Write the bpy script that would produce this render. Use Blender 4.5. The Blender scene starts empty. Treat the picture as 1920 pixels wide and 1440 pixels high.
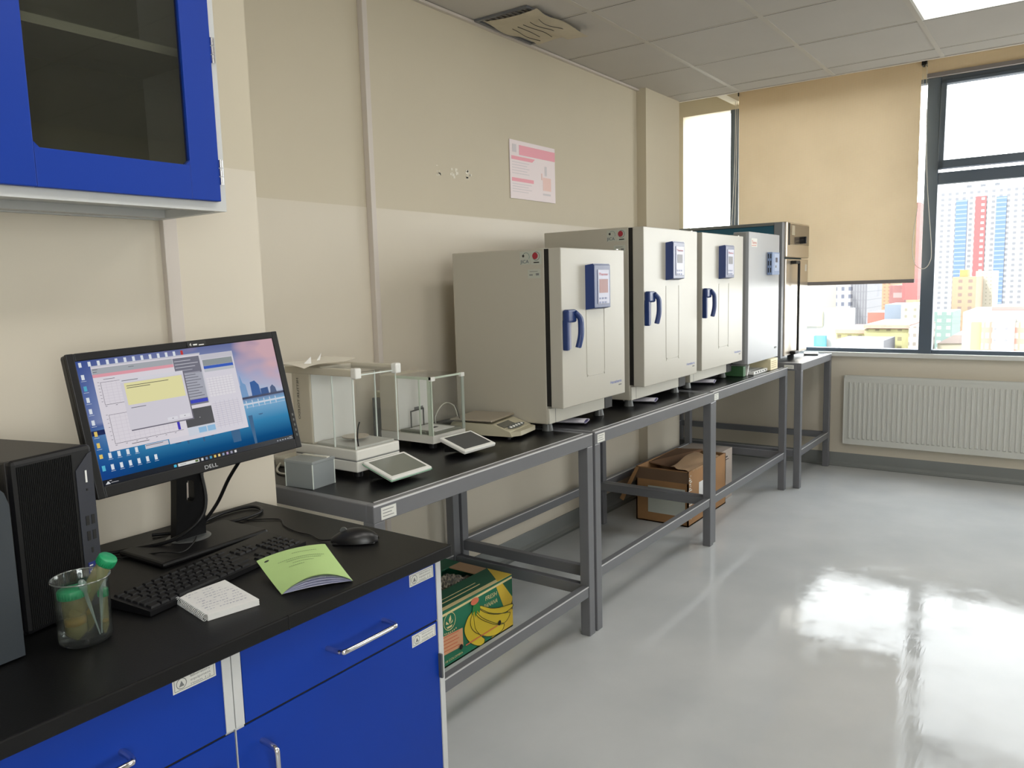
import bpy, bmesh, math, random
from mathutils import Vector, Matrix
random.seed(7)
PI = math.pi
D = bpy.data
C = bpy.context.scene.collection
sc = bpy.context.scene

# ------------------------------------------------------------------ camera
YAW, PITCH, ROLL, FPX = 0.6269394, 0.1241920, -0.0275474, 1460.597
def cam_axes():
    cy, sy, cp, sp = math.cos(YAW), math.sin(YAW), math.cos(PITCH), math.sin(PITCH)
    f = Vector((cp*cy, cp*sy, -sp)); r = Vector((sy, -cy, 0)); u = r.cross(f)
    cr, sr = math.cos(ROLL), math.sin(ROLL)
    return cr*r + sr*u, -sr*r + cr*u, f
_r, _u, _f = cam_axes()
CAM = Vector((-3.9114, -2.39717, 1.44462))
cd = D.cameras.new('camera'); cam = D.objects.new('camera', cd); C.objects.link(cam)
cam.matrix_world = Matrix(((_r.x, _u.x, -_f.x, CAM.x), (_r.y, _u.y, -_f.y, CAM.y), (_r.z, _u.z, -_f.z, CAM.z), (0, 0, 0, 1)))
cd.sensor_width = 36.0; cd.lens = FPX/1920*36.0; cd.clip_start = 0.02; cd.clip_end = 2000
sc.camera = cam
def ray_x(px, py, X):            # point of the plane x = X seen at a pixel (used for the far city)
    d = _f + _r*((px-960)/FPX) - _u*((py-720)/FPX)
    return CAM + d*((X-CAM.x)/d.x)

# ------------------------------------------------------------------ world, sun, exposure
w = D.worlds.new('overcast_sky'); sc.world = w; w.use_nodes = True
nt = w.node_tree; bg = nt.nodes['Background']
tc = nt.nodes.new('ShaderNodeTexCoord'); sx = nt.nodes.new('ShaderNodeSeparateXYZ'); rp = nt.nodes.new('ShaderNodeValToRGB')
nt.links.new(tc.outputs['Generated'], sx.inputs[0]); nt.links.new(sx.outputs['Z'], rp.inputs[0]); nt.links.new(rp.outputs[0], bg.inputs[0])
rp.color_ramp.elements[0].position = 0.0; rp.color_ramp.elements[0].color = (1.15, 1.13, 1.10, 1)
rp.color_ramp.elements[1].position = 0.6; rp.color_ramp.elements[1].color = (0.80, 0.84, 0.90, 1)
bg.inputs[1].default_value = 6.0
sl = D.lights.new('sun', 'SUN'); sl.energy = 4.0; sl.angle = math.radians(3); sl.color = (1, .97, .92)
so = D.objects.new('sun', sl); C.objects.link(so)
so.rotation_euler = Vector((-0.75, 0.25, 0.62)).to_track_quat('Z', 'Y').to_euler()
sc.view_settings.view_transform = 'Standard'; sc.view_settings.look = 'None'
sc.view_settings.exposure = 0.74; sc.view_settings.gamma = 1.0; sc.view_settings.use_curve_mapping = False
try:
    sc.cycles.use_denoising = True; sc.cycles.max_bounces = 10; sc.cycles.diffuse_bounces = 6
    sc.cycles.transparent_max_bounces = 24; sc.cycles.sample_clamp_indirect = 8
except Exception: pass

# ------------------------------------------------------------------ helpers
def lin(c):
    if isinstance(c, str): c = tuple(int(c[i:i+2], 16) for i in (0, 2, 4))
    return tuple((v/255/12.92 if v/255 <= .04045 else ((v/255+.055)/1.055)**2.4) for v in c)
_M = {}
def mat(name, col, rough=.5, metal=0.0, noise=0.0, nscale=8.0, bump=0.0, bscale=60.0, coat=0.0, spec=None, emit=0.0, trans=0.0, alpha=None, ecol=None):
    if name in _M: return _M[name]
    m = D.materials.new(name); m.use_nodes = True; t = m.node_tree; b = t.nodes['Principled BSDF']
    c = lin(col); b.inputs['Base Color'].default_value = (*c, 1); b.inputs['Roughness'].default_value = rough; b.inputs['Metallic'].default_value = metal
    if coat: b.inputs['Coat Weight'].default_value = coat; b.inputs['Coat Roughness'].default_value = .08
    if spec is not None: b.inputs['Specular IOR Level'].default_value = spec
    if emit: b.inputs['Emission Color'].default_value = (*(lin(ecol) if ecol else c), 1); b.inputs['Emission Strength'].default_value = emit
    if trans: b.inputs['Transmission Weight'].default_value = trans
    if alpha is not None: b.inputs['Alpha'].default_value = alpha
    gm = t.nodes.new('ShaderNodeNewGeometry')
    if noise:
        n = t.nodes.new('ShaderNodeTexNoise'); n.inputs['Scale'].default_value = nscale; n.inputs['Detail'].default_value = 4
        mp = t.nodes.new('ShaderNodeMapRange'); mp.inputs[3].default_value = 1-noise; mp.inputs[4].default_value = 1+noise
        mx = t.nodes.new('ShaderNodeVectorMath'); mx.operation = 'SCALE'; mx.inputs[0].default_value = c
        t.links.new(gm.outputs['Position'], n.inputs['Vector']); t.links.new(n.outputs['Fac'], mp.inputs[0]); t.links.new(mp.outputs[0], mx.inputs['Scale']); t.links.new(mx.outputs[0], b.inputs['Base Color'])
    if bump:
        n2 = t.nodes.new('ShaderNodeTexNoise'); n2.inputs['Scale'].default_value = bscale; bp = t.nodes.new('ShaderNodeBump'); bp.inputs['Strength'].default_value = bump; bp.inputs['Distance'].default_value = .002
        t.links.new(gm.outputs['Position'], n2.inputs['Vector']); t.links.new(n2.outputs['Fac'], bp.inputs['Height']); t.links.new(bp.outputs[0], b.inputs['Normal'])
    _M[name] = m; return m
def glow(name, col, s=1.0):
    if name in _M: return _M[name]
    m = D.materials.new(name); m.use_nodes = True; t = m.node_tree; t.nodes.clear()
    e = t.nodes.new('ShaderNodeEmission'); e.inputs[0].default_value = (*lin(col), 1); e.inputs[1].default_value = s
    g = t.nodes.new('ShaderNodeBsdfGlossy'); g.inputs['Roughness'].default_value = .25; g.inputs[0].default_value = (.02, .02, .02, 1)
    a = t.nodes.new('ShaderNodeAddShader'); o = t.nodes.new('ShaderNodeOutputMaterial')
    t.links.new(e.outputs[0], a.inputs[0]); t.links.new(g.outputs[0], a.inputs[1]); t.links.new(a.outputs[0], o.inputs[0]); _M[name] = m; return m
def pane_mat(name, tint, refl=1.0, rough=.01, base=0.02, body=0.0, bodycol='ffffff'):
    if name in _M: return _M[name]
    m = D.materials.new(name); m.use_nodes = True; t = m.node_tree; t.nodes.clear()
    tr = t.nodes.new('ShaderNodeBsdfTransparent'); tr.inputs[0].default_value = (*tint, 1)
    g = t.nodes.new('ShaderNodeBsdfGlossy'); g.inputs['Roughness'].default_value = rough
    lf = t.nodes.new('ShaderNodeLayerWeight'); lw = t.nodes.new('ShaderNodeMath'); lw.operation = 'POWER'; lw.inputs[1].default_value = 5; t.links.new(lf.outputs['Facing'], lw.inputs[0])
    ml = t.nodes.new('ShaderNodeMath'); ml.operation = 'MULTIPLY_ADD'; ml.inputs[1].default_value = refl; ml.inputs[2].default_value = base+.03; ml.use_clamp = True
    mx = t.nodes.new('ShaderNodeMixShader'); o = t.nodes.new('ShaderNodeOutputMaterial')
    t.links.new(lw.outputs[0], ml.inputs[0]); t.links.new(ml.outputs[0], mx.inputs[0]); 
    src = tr
    if body:
        df = t.nodes.new('ShaderNodeBsdfDiffuse'); df.inputs[0].default_value = (*lin(bodycol), 1)
        tl = t.nodes.new('ShaderNodeBsdfTranslucent'); tl.inputs[0].default_value = (*lin(bodycol), 1)
        m0 = t.nodes.new('ShaderNodeMixShader'); m0.inputs[0].default_value = .5; t.links.new(df.outputs[0], m0.inputs[1]); t.links.new(tl.outputs[0], m0.inputs[2])
        m2 = t.nodes.new('ShaderNodeMixShader'); m2.inputs[0].default_value = body; t.links.new(tr.outputs[0], m2.inputs[1]); t.links.new(m0.outputs[0], m2.inputs[2]); src = m2
    t.links.new(src.outputs[0], mx.inputs[1]); t.links.new(g.outputs[0], mx.inputs[2]); t.links.new(mx.outputs[0], o.inputs[0]); _M[name] = m; return m

_txt = {}
def text_geo(s, size):
    k = (s, size)
    if k in _txt: return _txt[k]
    cu = D.curves.new('t', 'FONT'); cu.body = s; cu.size = size; cu.align_x = 'LEFT'
    cu.resolution_u = 3
    o = D.objects.new('t', cu); C.objects.link(o); bpy.context.view_layer.update()
    me = D.meshes.new_from_object(o.evaluated_get(bpy.context.evaluated_depsgraph_get()))
    vs = [v.co.copy() for v in me.vertices]; fs = [list(p.vertices) for p in me.polygons]
    D.objects.remove(o); D.meshes.remove(me); D.curves.remove(cu)
    wd = max([v.x for v in vs], default=0); _txt[k] = (vs, fs, wd); return _txt[k]

class G:
    def __init__(s): s.v = []; s.f = []; s.fm = []; s.fs = []; s.m = []
    def _mi(s, m):
        if m not in s.m: s.m.append(m)
        return s.m.index(m)
    def add(s, vs, fs, m, smooth=False, M=None):
        o = len(s.v); s.v += [(M @ Vector(v)) if M else Vector(v) for v in vs]; i = s._mi(m)
        for f in fs: s.f.append([a+o for a in f]); s.fm.append(i); s.fs.append(smooth)
        return s
    def box(s, x0, x1, y0, y1, z0, z1, m, bev=0, M=None, seg=2):
        if x0 > x1: x0, x1 = x1, x0
        if y0 > y1: y0, y1 = y1, y0
        if z0 > z1: z0, z1 = z1, z0
        vs = [(x0,y0,z0),(x1,y0,z0),(x1,y1,z0),(x0,y1,z0),(x0,y0,z1),(x1,y0,z1),(x1,y1,z1),(x0,y1,z1)]
        fs = [(0,3,2,1),(4,5,6,7),(0,1,5,4),(1,2,6,5),(2,3,7,6),(3,0,4,7)]
        if not bev: return s.add(vs, fs, m, False, M)
        bm = bmesh.new(); bv = [bm.verts.new(v) for v in vs]
        for f in fs: bm.faces.new([bv[i] for i in f])
        bmesh.ops.bevel(bm, geom=bm.edges[:], offset=min(bev, (x1-x0)*.45, (y1-y0)*.45, (z1-z0)*.45), segments=seg, profile=.5, affect='EDGES')
        bm.verts.index_update(); r = ([v.co.copy() for v in bm.verts], [[v.index for v in f.verts] for f in bm.faces]); bm.free()
        return s.add(r[0], r[1], m, False, M)
    def prism(s, pts, ext, m, M=None, smooth=False):   # 3D polygon + extrusion vector
        n = len(pts); e = Vector(ext); p = [Vector(q) for q in pts]
        vs = p + [q+e for q in p]
        fs = [list(range(n))[::-1], [i+n for i in range(n)]] + [[i, (i+1) % n, (i+1) % n+n, i+n] for i in range(n)]
        return s.add(vs, fs, m, smooth, M)
    def poly(s, pts, m, M=None): return s.add(pts, [list(range(len(pts)))], m, False, M)
    def cyl(s, p0, p1, r0, m, r1=None, n=16, M=None, caps=True):
        p0, p1 = Vector(p0), Vector(p1); r1 = r0 if r1 is None else r1
        a = (p1-p0).normalized(); q = Vector((0,0,1)) if abs(a.z) < .9 else Vector((1,0,0)); u = a.cross(q).normalized(); v = a.cross(u)
        vs = []
        for p, r in ((p0, r0), (p1, r1)): vs += [p + (u*math.cos(2*PI*i/n) + v*math.sin(2*PI*i/n))*r for i in range(n)]
        s.add(vs, [[i, (i+1) % n, (i+1) % n+n, i+n] for i in range(n)], m, True, M)
        if caps: s.add(vs, [list(range(n))[::-1], [i+n for i in range(n)]], m, False, M)
        return s
    def tube(s, pts, r, m, n=8, M=None, sm=6):
        P = [Vector(p) for p in pts]
        if sm > 1 and len(P) > 2:
            Q = []
            for i in range(len(P)-1):
                a = P[max(i-1, 0)]; b = P[i]; c = P[i+1]; d = P[min(i+2, len(P)-1)]
                for k in range(sm):
                    t = k/sm; Q.append(.5*((2*b) + (c-a)*t + (2*a-5*b+4*c-d)*t*t + (3*b-a-3*c+d)*t**3))
            Q.append(P[-1]); P = Q
        rings = []; T = (P[1]-P[0]).normalized(); u = T.cross(Vector((0,0,1)) if abs(T.z) < .9 else Vector((1,0,0))).normalized()
        for i, p in enumerate(P):
            t = (P[min(i+1, len(P)-1)]-P[max(i-1, 0)])
            if t.length > 1e-9: T = t.normalized()
            u = (u - T*u.dot(T)).normalized(); v = T.cross(u)
            rings += [p + (u*math.cos(2*PI*j/n)+v*math.sin(2*PI*j/n))*r for j in range(n)]
        fs = [[i*n+j, i*n+(j+1) % n, (i+1)*n+(j+1) % n, (i+1)*n+j] for i in range(len(P)-1) for j in range(n)]
        s.add(rings, fs, m, True, M); e = (len(P)-1)*n
        return s.add(rings, [list(range(n))[::-1], [e+j for j in range(n)]], m, False, M)
    def lathe(s, prof, c, m, n=28, M=None):
        c = Vector(c); vs = []; k = len(prof)
        for r, z in prof: vs += [c + Vector((r*math.cos(2*PI*i/n), r*math.sin(2*PI*i/n), z)) for i in range(n)]
        return s.add(vs, [[j*n+i, j*n+(i+1) % n, (j+1)*n+(i+1) % n, (j+1)*n+i] for j in range(k-1) for i in range(n)], m, True, M)
    def grid(s, fn, nu, nv, m, M=None, smooth=True):
        vs = [fn(i/nu, j/nv) for i in range(nu+1) for j in range(nv+1)]
        return s.add(vs, [[i*(nv+1)+j, (i+1)*(nv+1)+j, (i+1)*(nv+1)+j+1, i*(nv+1)+j+1] for i in range(nu) for j in range(nv)], m, smooth, M)
    def text(s, t, size, o, xd, yd, m, M=None, width=None, center=False):
        vs, fs, wd = text_geo(t, size); k = (width/wd) if (width and wd) else 1
        xd, yd, o = Vector(xd), Vector(yd), Vector(o)
        if center: o = o - xd*(wd*k/2)
        return s.add([o + xd*(v.x*k) + yd*v.y for v in vs], fs, m, False, M)
    def build(s, name, parent=None, world=False, bevel=0):
        me = D.meshes.new(name); me.from_pydata([tuple(v) for v in s.v], [], s.f); me.update()
        for m in s.m: me.materials.append(m)
        me.polygons.foreach_set('material_index', s.fm); me.polygons.foreach_set('use_smooth', s.fs)
        o = D.objects.new(name, me); C.objects.link(o)
        if parent is not None:
            o.parent = parent
            if world: me.transform(root_matrix(parent).inverted())
        return o
def root_matrix(o):
    M = Matrix.Identity(4)
    while o is not None: M = o.matrix_basis @ M; o = o.parent
    return M
def tag(o, label, cat, group=None, kind=None):
    o['label'] = label; o['category'] = cat
    if group: o['group'] = group
    if kind: o['kind'] = kind
    return o
def thing(name, label, cat, loc=(0,0,0), rz=0, group=None):
    o = D.objects.new(name, None); C.objects.link(o); o.empty_display_size = .05
    o.location = loc; o.rotation_euler = (0, 0, rz); o.matrix_basis = Matrix.Translation(loc) @ Matrix.Rotation(rz, 4, 'Z')
    return tag(o, label, cat, group)
def solo(name, g, label, cat, loc=(0,0,0), rz=0, group=None, world=False):
    M = Matrix.Translation(loc) @ Matrix.Rotation(rz, 4, 'Z')
    o = g.build(name)
    if world: o.data.transform(M.inverted())
    o.matrix_basis = M
    return tag(o, label, cat, group)
def struct(name, g): o = g.build(name); o['kind'] = 'structure'; return o

# ------------------------------------------------------------------ materials
def wall_material():
    m = D.materials.new('two_tone_wall_paint'); m.use_nodes = True; t = m.node_tree; b = t.nodes['Principled BSDF']
    g = t.nodes.new('ShaderNodeNewGeometry'); s = t.nodes.new('ShaderNodeSeparateXYZ'); t.links.new(g.outputs['Position'], s.inputs[0])
    c = t.nodes.new('ShaderNodeMath'); c.operation = 'GREATER_THAN'; c.inputs[1].default_value = 1.787; t.links.new(s.outputs['Z'], c.inputs[0])
    n = t.nodes.new('ShaderNodeTexNoise'); n.inputs['Scale'].default_value = 1.6; n.inputs['Detail'].default_value = 5; t.links.new(g.outputs['Position'], n.inputs['Vector'])
    mp = t.nodes.new('ShaderNodeMapRange'); mp.inputs[3].default_value = .95; mp.inputs[4].default_value = 1.05; t.links.new(n.outputs['Fac'], mp.inputs[0])
    mx = t.nodes.new('ShaderNodeMix'); mx.data_type = 'RGBA'; t.links.new(c.outputs[0], mx.inputs[0])
    mx.inputs[6].default_value = (*lin((212,204,188)), 1); mx.inputs[7].default_value = (*lin((202,193,172)), 1)
    v = t.nodes.new('ShaderNodeVectorMath'); v.operation = 'SCALE'; t.links.new(mx.outputs[2], v.inputs[0]); t.links.new(mp.outputs[0], v.inputs['Scale']); t.links.new(v.outputs[0], b.inputs['Base Color'])
    r = t.nodes.new('ShaderNodeMapRange'); r.inputs[3].default_value = .42; r.inputs[4].default_value = .6; t.links.new(c.outputs[0], r.inputs[0]); t.links.new(r.outputs[0], b.inputs['Roughness'])
    n2 = t.nodes.new('ShaderNodeTexNoise'); n2.inputs['Scale'].default_value = 5; bp = t.nodes.new('ShaderNodeBump'); bp.inputs['Strength'].default_value = .25; bp.inputs['Distance'].default_value = .01
    t.links.new(g.outputs['Position'], n2.inputs['Vector']); t.links.new(n2.outputs['Fac'], bp.inputs['Height']); t.links.new(bp.outputs[0], b.inputs['Normal'])
    return m
def floor_material():
    m = D.materials.new('grey_epoxy_floor'); m.use_nodes = True; t = m.node_tree; b = t.nodes['Principled BSDF']
    g = t.nodes.new('ShaderNodeNewGeometry')
    n = t.nodes.new('ShaderNodeTexNoise'); n.inputs['Scale'].default_value = 2.2; n.inputs['Detail'].default_value = 8; t.links.new(g.outputs['Position'], n.inputs['Vector'])
    cr = t.nodes.new('ShaderNodeValToRGB'); cr.color_ramp.elements[0].color = (*lin((178,181,182)), 1); cr.color_ramp.elements[1].color = (*lin((192,194,194)), 1)
    cr.color_ramp.elements[0].position = .3; cr.color_ramp.elements[1].position = .7
    t.links.new(n.outputs['Fac'], cr.inputs[0]); t.links.new(cr.outputs[0], b.inputs['Base Color'])
    n3 = t.nodes.new('ShaderNodeTexNoise'); n3.inputs['Scale'].default_value = 7; n3.inputs['Detail'].default_value = 10; n3.inputs['Roughness'].default_value = .7; t.links.new(g.outputs['Position'], n3.inputs['Vector'])
    r = t.nodes.new('ShaderNodeMapRange'); r.inputs[1].default_value = .42; r.inputs[2].default_value = .68; r.inputs[3].default_value = .01; r.inputs[4].default_value = .22; t.links.new(n3.outputs['Fac'], r.inputs[0]); t.links.new(r.outputs[0], b.inputs['Roughness'])
    b.inputs['Specular IOR Level'].default_value = .12
    n2 = t.nodes.new('ShaderNodeTexNoise'); n2.inputs['Scale'].default_value = 14; n2.inputs['Detail'].default_value = 6; t.links.new(g.outputs['Position'], n2.inputs['Vector'])
    bp = t.nodes.new('ShaderNodeBump'); bp.inputs['Strength'].default_value = .12; bp.inputs['Distance'].default_value = .002
    t.links.new(n2.outputs['Fac'], bp.inputs['Height'])
    # fine mopping streaks and scuffs in the coating
    mpn = t.nodes.new('ShaderNodeMapping'); mpn.inputs['Rotation'].default_value = (0, 0, .5); mpn.inputs['Scale'].default_value = (3, 26, 1); t.links.new(g.outputs['Position'], mpn.inputs[0])
    n4 = t.nodes.new('ShaderNodeTexNoise'); n4.inputs['Scale'].default_value = 2.4; n4.inputs['Detail'].default_value = 9; n4.inputs['Distortion'].default_value = 1.2; t.links.new(mpn.outputs[0], n4.inputs['Vector'])
    b2 = t.nodes.new('ShaderNodeBump'); b2.inputs['Strength'].default_value = .10; b2.inputs['Distance'].default_value = .0015
    t.links.new(n4.outputs['Fac'], b2.inputs['Height']); t.links.new(bp.outputs[0], b2.inputs['Normal']); t.links.new(b2.outputs[0], b.inputs['Normal'])
    return m
WALL = wall_material(); FLOOR = floor_material()
CEIL = mat('ceiling_tile', (192,187,180), .8, noise=.04, nscale=5)
BAR = mat('ceiling_bar', (190,184,174), .5); GAP = mat('dark_gap', (40,36,30), .9)
COVE = mat('grey_skirting', (128,131,130), .25, noise=.04)
SLATE = mat('slate_window_frame', (84,96,110), .4)
CREAM = mat('cream_trunking', (206,198,190), .45)
PANE = pane_mat('window_pane', (.97,.985,.98), .8, .0, .0)
STEEL = mat('grey_painted_steel', (106,107,111), .38, noise=.05, nscale=20)
LIP = mat('worn_edge_highlight', (206,206,208), .3, metal=.2)  # worn bench edges with their bright highlight put into the colour
BLACKTOP = mat('black_resin_top', (15,15,17), .3, spec=.25, noise=.12, nscale=14, bump=.06, bscale=300)
DESKTOP = mat('black_worktop', (12,12,13), .45, spec=.3, noise=.12, nscale=14, bump=.08, bscale=300)
BLUE = mat('blue_cabinet_paint', (1,52,152), .45, noise=.04, nscale=3, spec=.3)
LGREY = mat('light_grey_paint', (196,198,198), .4)
CHROME = mat('chrome', (215,215,218), .16, metal=1)
ENAM = mat('cream_enamel', (181,178,168), .35)
ENAMD = mat('cream_enamel_body', (178,174,162), .38)
GASKET = mat('black_gasket', (16,15,14), .6)
NAVY = mat('navy_plastic', (30,54,110), .32)
NAVYL = mat('navy_plastic_bevel', (62,88,142), .3)
WHITEP = mat('white_plastic', (226,226,222), .4)
OFFW = mat('offwhite_plastic', (205,203,192), .42)
BLKP = mat('black_plastic', (17,17,19), .45, spec=.35)
BLKG = mat('dark_gloss_plastic', (34,34,38), .2)
INK = mat('black_ink', (28,28,30), .6); GINK = mat('grey_ink', (120,122,122), .7); BINK = mat('blue_ink', (96,116,190), .6)
RINK = mat('red_ink', (196,60,62), .6); PAPER = mat('white_paper', (226,226,224), .7)
GREYFOOT = mat('grey_foot', (92,94,94), .4, metal=.3)

# ------------------------------------------------------------------ the room
H = 2.70; XE = 1.398; XW = 2.376; YR = -5.3; XB = -6.6
struct('floor', G().box(XB-.1, XW+.15, YR-.1, .5, -.12, 0, FLOOR))
g = G().box(XB, -2.50, 0, .5, 0, 3.0, WALL).box(-2.50, XE, 0, .5, 0, 3.0, WALL); struct('wall_left', g)
struct('wall_left_pier', G().box(XB, -2.50, -.50, -.0005, 0, 2.75, WALL))
struct('wall_left_column', G().box(.87, XE, -.067, -.0005, 0, 2.75, WALL))
struct('wall_recess', G().box(XE, XW+.12, .385, .5, 0, 3.0, WALL))
struct('wall_right', G().box(XB, XW+.12, YR-.12, YR, 0, .80, WALL).box(XB, XW+.12, YR-.12, YR, 2.65, 3.0, WALL).box(XB, -6.2, YR-.12, YR, .8, 2.65, WALL).box(1.2, XW+.12, YR-.12, YR, .8, 2.65, WALL).box(-4.2, .3, YR-.12, YR, .8, 2.65, WALL))
struct('wall_rear', G().box(XB-.12, XB, YR, .5, 0, 3.0, WALL))
struct('wall_window', G().box(XW, XW+.14, YR, .385, 0, .86, WALL).box(XW, XW+.14, YR, .385, 2.80, 3.0, WALL))
struct('wall_window_jamb', G().box(XW-.0, XW+.14, .327, .385, .86, 2.80, WALL).box(XW, XW+.14, YR, -2.985, .86, 2.80, WALL))
# ceiling: tiles on a grid, dropped below a raised strip along the windows
g = G(); ys = [0.0] + [-.4975-.6*k for k in range(8)] + [YR]; xs = [XB]+[-6.6+.6*k for k in range(1, 14)]+[XE]
xs = [XB] + [.6*k for k in range(-10, 3)] + [XE]
for i in range(len(xs)-1):
    for j in range(len(ys)-1):
        if abs(xs[i]) < .01 and abs(ys[j]+1.6975) < .01: continue
        if abs(xs[i]+1.8) < .01 and abs(ys[j]+1.6975) < .01: continue
        if abs(xs[i]+3.0) < .01 and abs(ys[j]+1.6975) < .01: continue
        if abs(xs[i]) < .01 and abs(ys[j]+3.4975) < .01: continue
        if abs(xs[i]+4.2) < .01 and abs(ys[j]+1.6975) < .01: continue
        if abs(xs[i]+4.2) < .01 and abs(ys[j]+3.4975) < .01: continue
        g.box(xs[i]+.004, xs[i+1]-.004, ys[j+1]+.004, ys[j]-.004, H+random.uniform(0, .002), H+.02, CEIL)
g.box(XB, XE, YR, 0, H+.05, H+.06, GAP)
struct('ceiling', g)
g = G()
for y in ys[1:-1]: g.box(XB, XE, y-.012, y+.012, H-.0015, H+.018, BAR)
for x in xs[1:-1]: g.box(x-.007, x+.001, YR, 0, H-.001, H+.018, BAR).box(x+.001, x+.007, YR, 0, H-.0006, H+.018, GAP)
g.box(XB, .87, -.020, -.001, H-.014, H-.002, CREAM)
struct('trim_1', g)
struct('ceiling_edge', G().box(XE-.002, XE+.012, YR, .385, H-.004, 2.98, CREAM).box(XE, XW+.14, YR, .385, 2.97, 3.0, WALL))
struct('ceiling_beam', G().box(1.62, XW, -.186, -.11, 2.83, 2.97, WALL))
struct('trim_2', G().box(-2.80, -2.762, -.520, -.5005, 0, H, CREAM, .002))
struct('trim_3', G().box(-1.592, -1.565, -.030, -.0005, 0.1, H, CREAM, .002))
# grey coved skirting
def cove(a, b, nrm, name):
    g = G(); a, b, n = Vector(a), Vector(b), Vector(nrm)
    prof = [(0.0, .10), (.006, .10), (.007, .03), (.012, .012), (.03, .002), (.05, .0008), (.0, .0008)]
    def P(p, q): return p + n*q[0] + Vector((0, 0, q[1]))
    k = len(prof); vs = [P(a, q) for q in prof] + [P(b, q) for q in prof]
    g.add(vs, [[i, (i+1) % k, (i+1) % k+k, i+k] for i in range(k)], COVE, False); g.add(vs, [list(range(k))[::-1], [i+k for i in range(k)]], COVE)
    struct(name, g)
cove((-2.499, -.001, 0), (.869, -.001, 0), (0, -1, 0), 'baseboard_left')
cove((.869, -.068, 0), (XE, -.068, 0), (0, -1, 0), 'baseboard_column')
cove((XW-.001, .38, 0), (XW-.001, YR, 0), (-1, 0, 0), 'baseboard_window')
# windows: slate frames with panes
def frame_part(name, y0, y1, z0, z1, par, d0=0, d1=.07, bv=.004): return G().box(XW+d0, XW+d1, y0, y1, z0, z1, SLATE, bv).build(name, par)
def window(n, y0, y1, transom=False):
    r = D.objects.new('window_%d' % n, None); C.objects.link(r); r['kind'] = 'structure'
    frame_part('sill_rail', y0, y1, .86, .912, r); (frame_part('head_rail', y0, y1, 2.77, 2.80, r) if n > 1 else None)
    if transom:
        frame_part('transom', y0, y1, 2.075, 2.155, r)
        G().box(XW+.03, XW+.036, y0, y1, .912, 2.075, PANE).build('pane', r)
        # tilted top sash
        g = G(); M = Matrix.Translation((XW+.02, 0, 2.77)) @ Matrix.Rotation(math.radians(4), 4, 'Y') @ Matrix.Translation((-XW-.02, 0, -2.77))
        g.box(XW-.01, XW+.045, y1-.035, y1, 2.172, 2.77, SLATE, .004, M).box(XW-.01, XW+.045, y0, y0+.035, 2.172, 2.77, SLATE, .004, M)
        g.box(XW-.01, XW+.045, y0, y1, 2.172, 2.228, SLATE, .004, M).box(XW-.01, XW+.045, y0, y1, 2.745, 2.77, SLATE, .004, M)
        s = g.build('sash', r); G().box(XW+.012, XW+.018, y0+.03, y1-.03, 2.22, 2.75, PANE, 0, M).build('pane', s)
    else: G().box(XW+.03, XW+.036, y0, y1, .912, 2.77, PANE).build('pane', r)
    return r
window(1, -.078, .327); window(2, -1.485, -.147); window(3, -2.90, -1.571, True)
g = G()
for a, b in ((-.147, -.078), (-1.571, -1.485), (-2.985, -2.90)): g.box(XW-.004, XW+.08, a, b, .86, 2.80, SLATE, .005)
struct('window_mullions', g)
for n_, (a, b) in ((4, (-6.2, -4.2)), (5, (.3, 1.2))):  # two unseen windows added in the right wall to bring side daylight
    r = D.objects.new('window_%d' % n_, None); C.objects.link(r); r['kind'] = 'structure'
    g = G()
    for q in ((a, a+.06, .80, 2.65), (b-.06, b, .80, 2.65), ((a+b)/2-.03, (a+b)/2+.03, .86, 2.59)): g.box(q[0], q[1], YR-.08, YR-.01, q[2], q[3], SLATE, .004)
    g.box(a+.06, b-.06, YR-.08, YR-.01, .80, .86, SLATE, .004).box(a+.06, b-.06, YR-.08, YR-.01, 2.59, 2.65, SLATE, .004); g.build('frame', r)
    G().box(a+.06, b-.06, YR-.05, YR-.044, .86, 2.59, PANE).build('pane', r)
    la = D.lights.new('sky_portal', 'AREA'); la.shape = 'RECTANGLE'; la.size = b-a; la.size_y = 1.85; la.cycles.is_portal = True
    lo = D.objects.new('sky_portal', la); C.objects.link(lo); lo.location = ((a+b)/2, YR-.16, 1.725); lo.rotation_euler = (math.radians(90), 0, 0)
struct('trim_4', G().box(2.335, XW+.02, YR, .385, .852, .884, mat('white_sill', (214,214,210), .35), .003))
for k, (a, b) in enumerate(((-.078, .327), (-1.485, -.147), (-2.90, -1.571))):
    la = D.lights.new('sky_portal', 'AREA'); la.shape = 'RECTANGLE'; la.size = 1.86; la.size_y = b-a; la.cycles.is_portal = True
    lo = D.objects.new('sky_portal', la); C.objects.link(lo); lo.location = (XW+.2, (a+b)/2, 1.84)
    lo.rotation_euler = (0, math.radians(90), 0)

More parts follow.
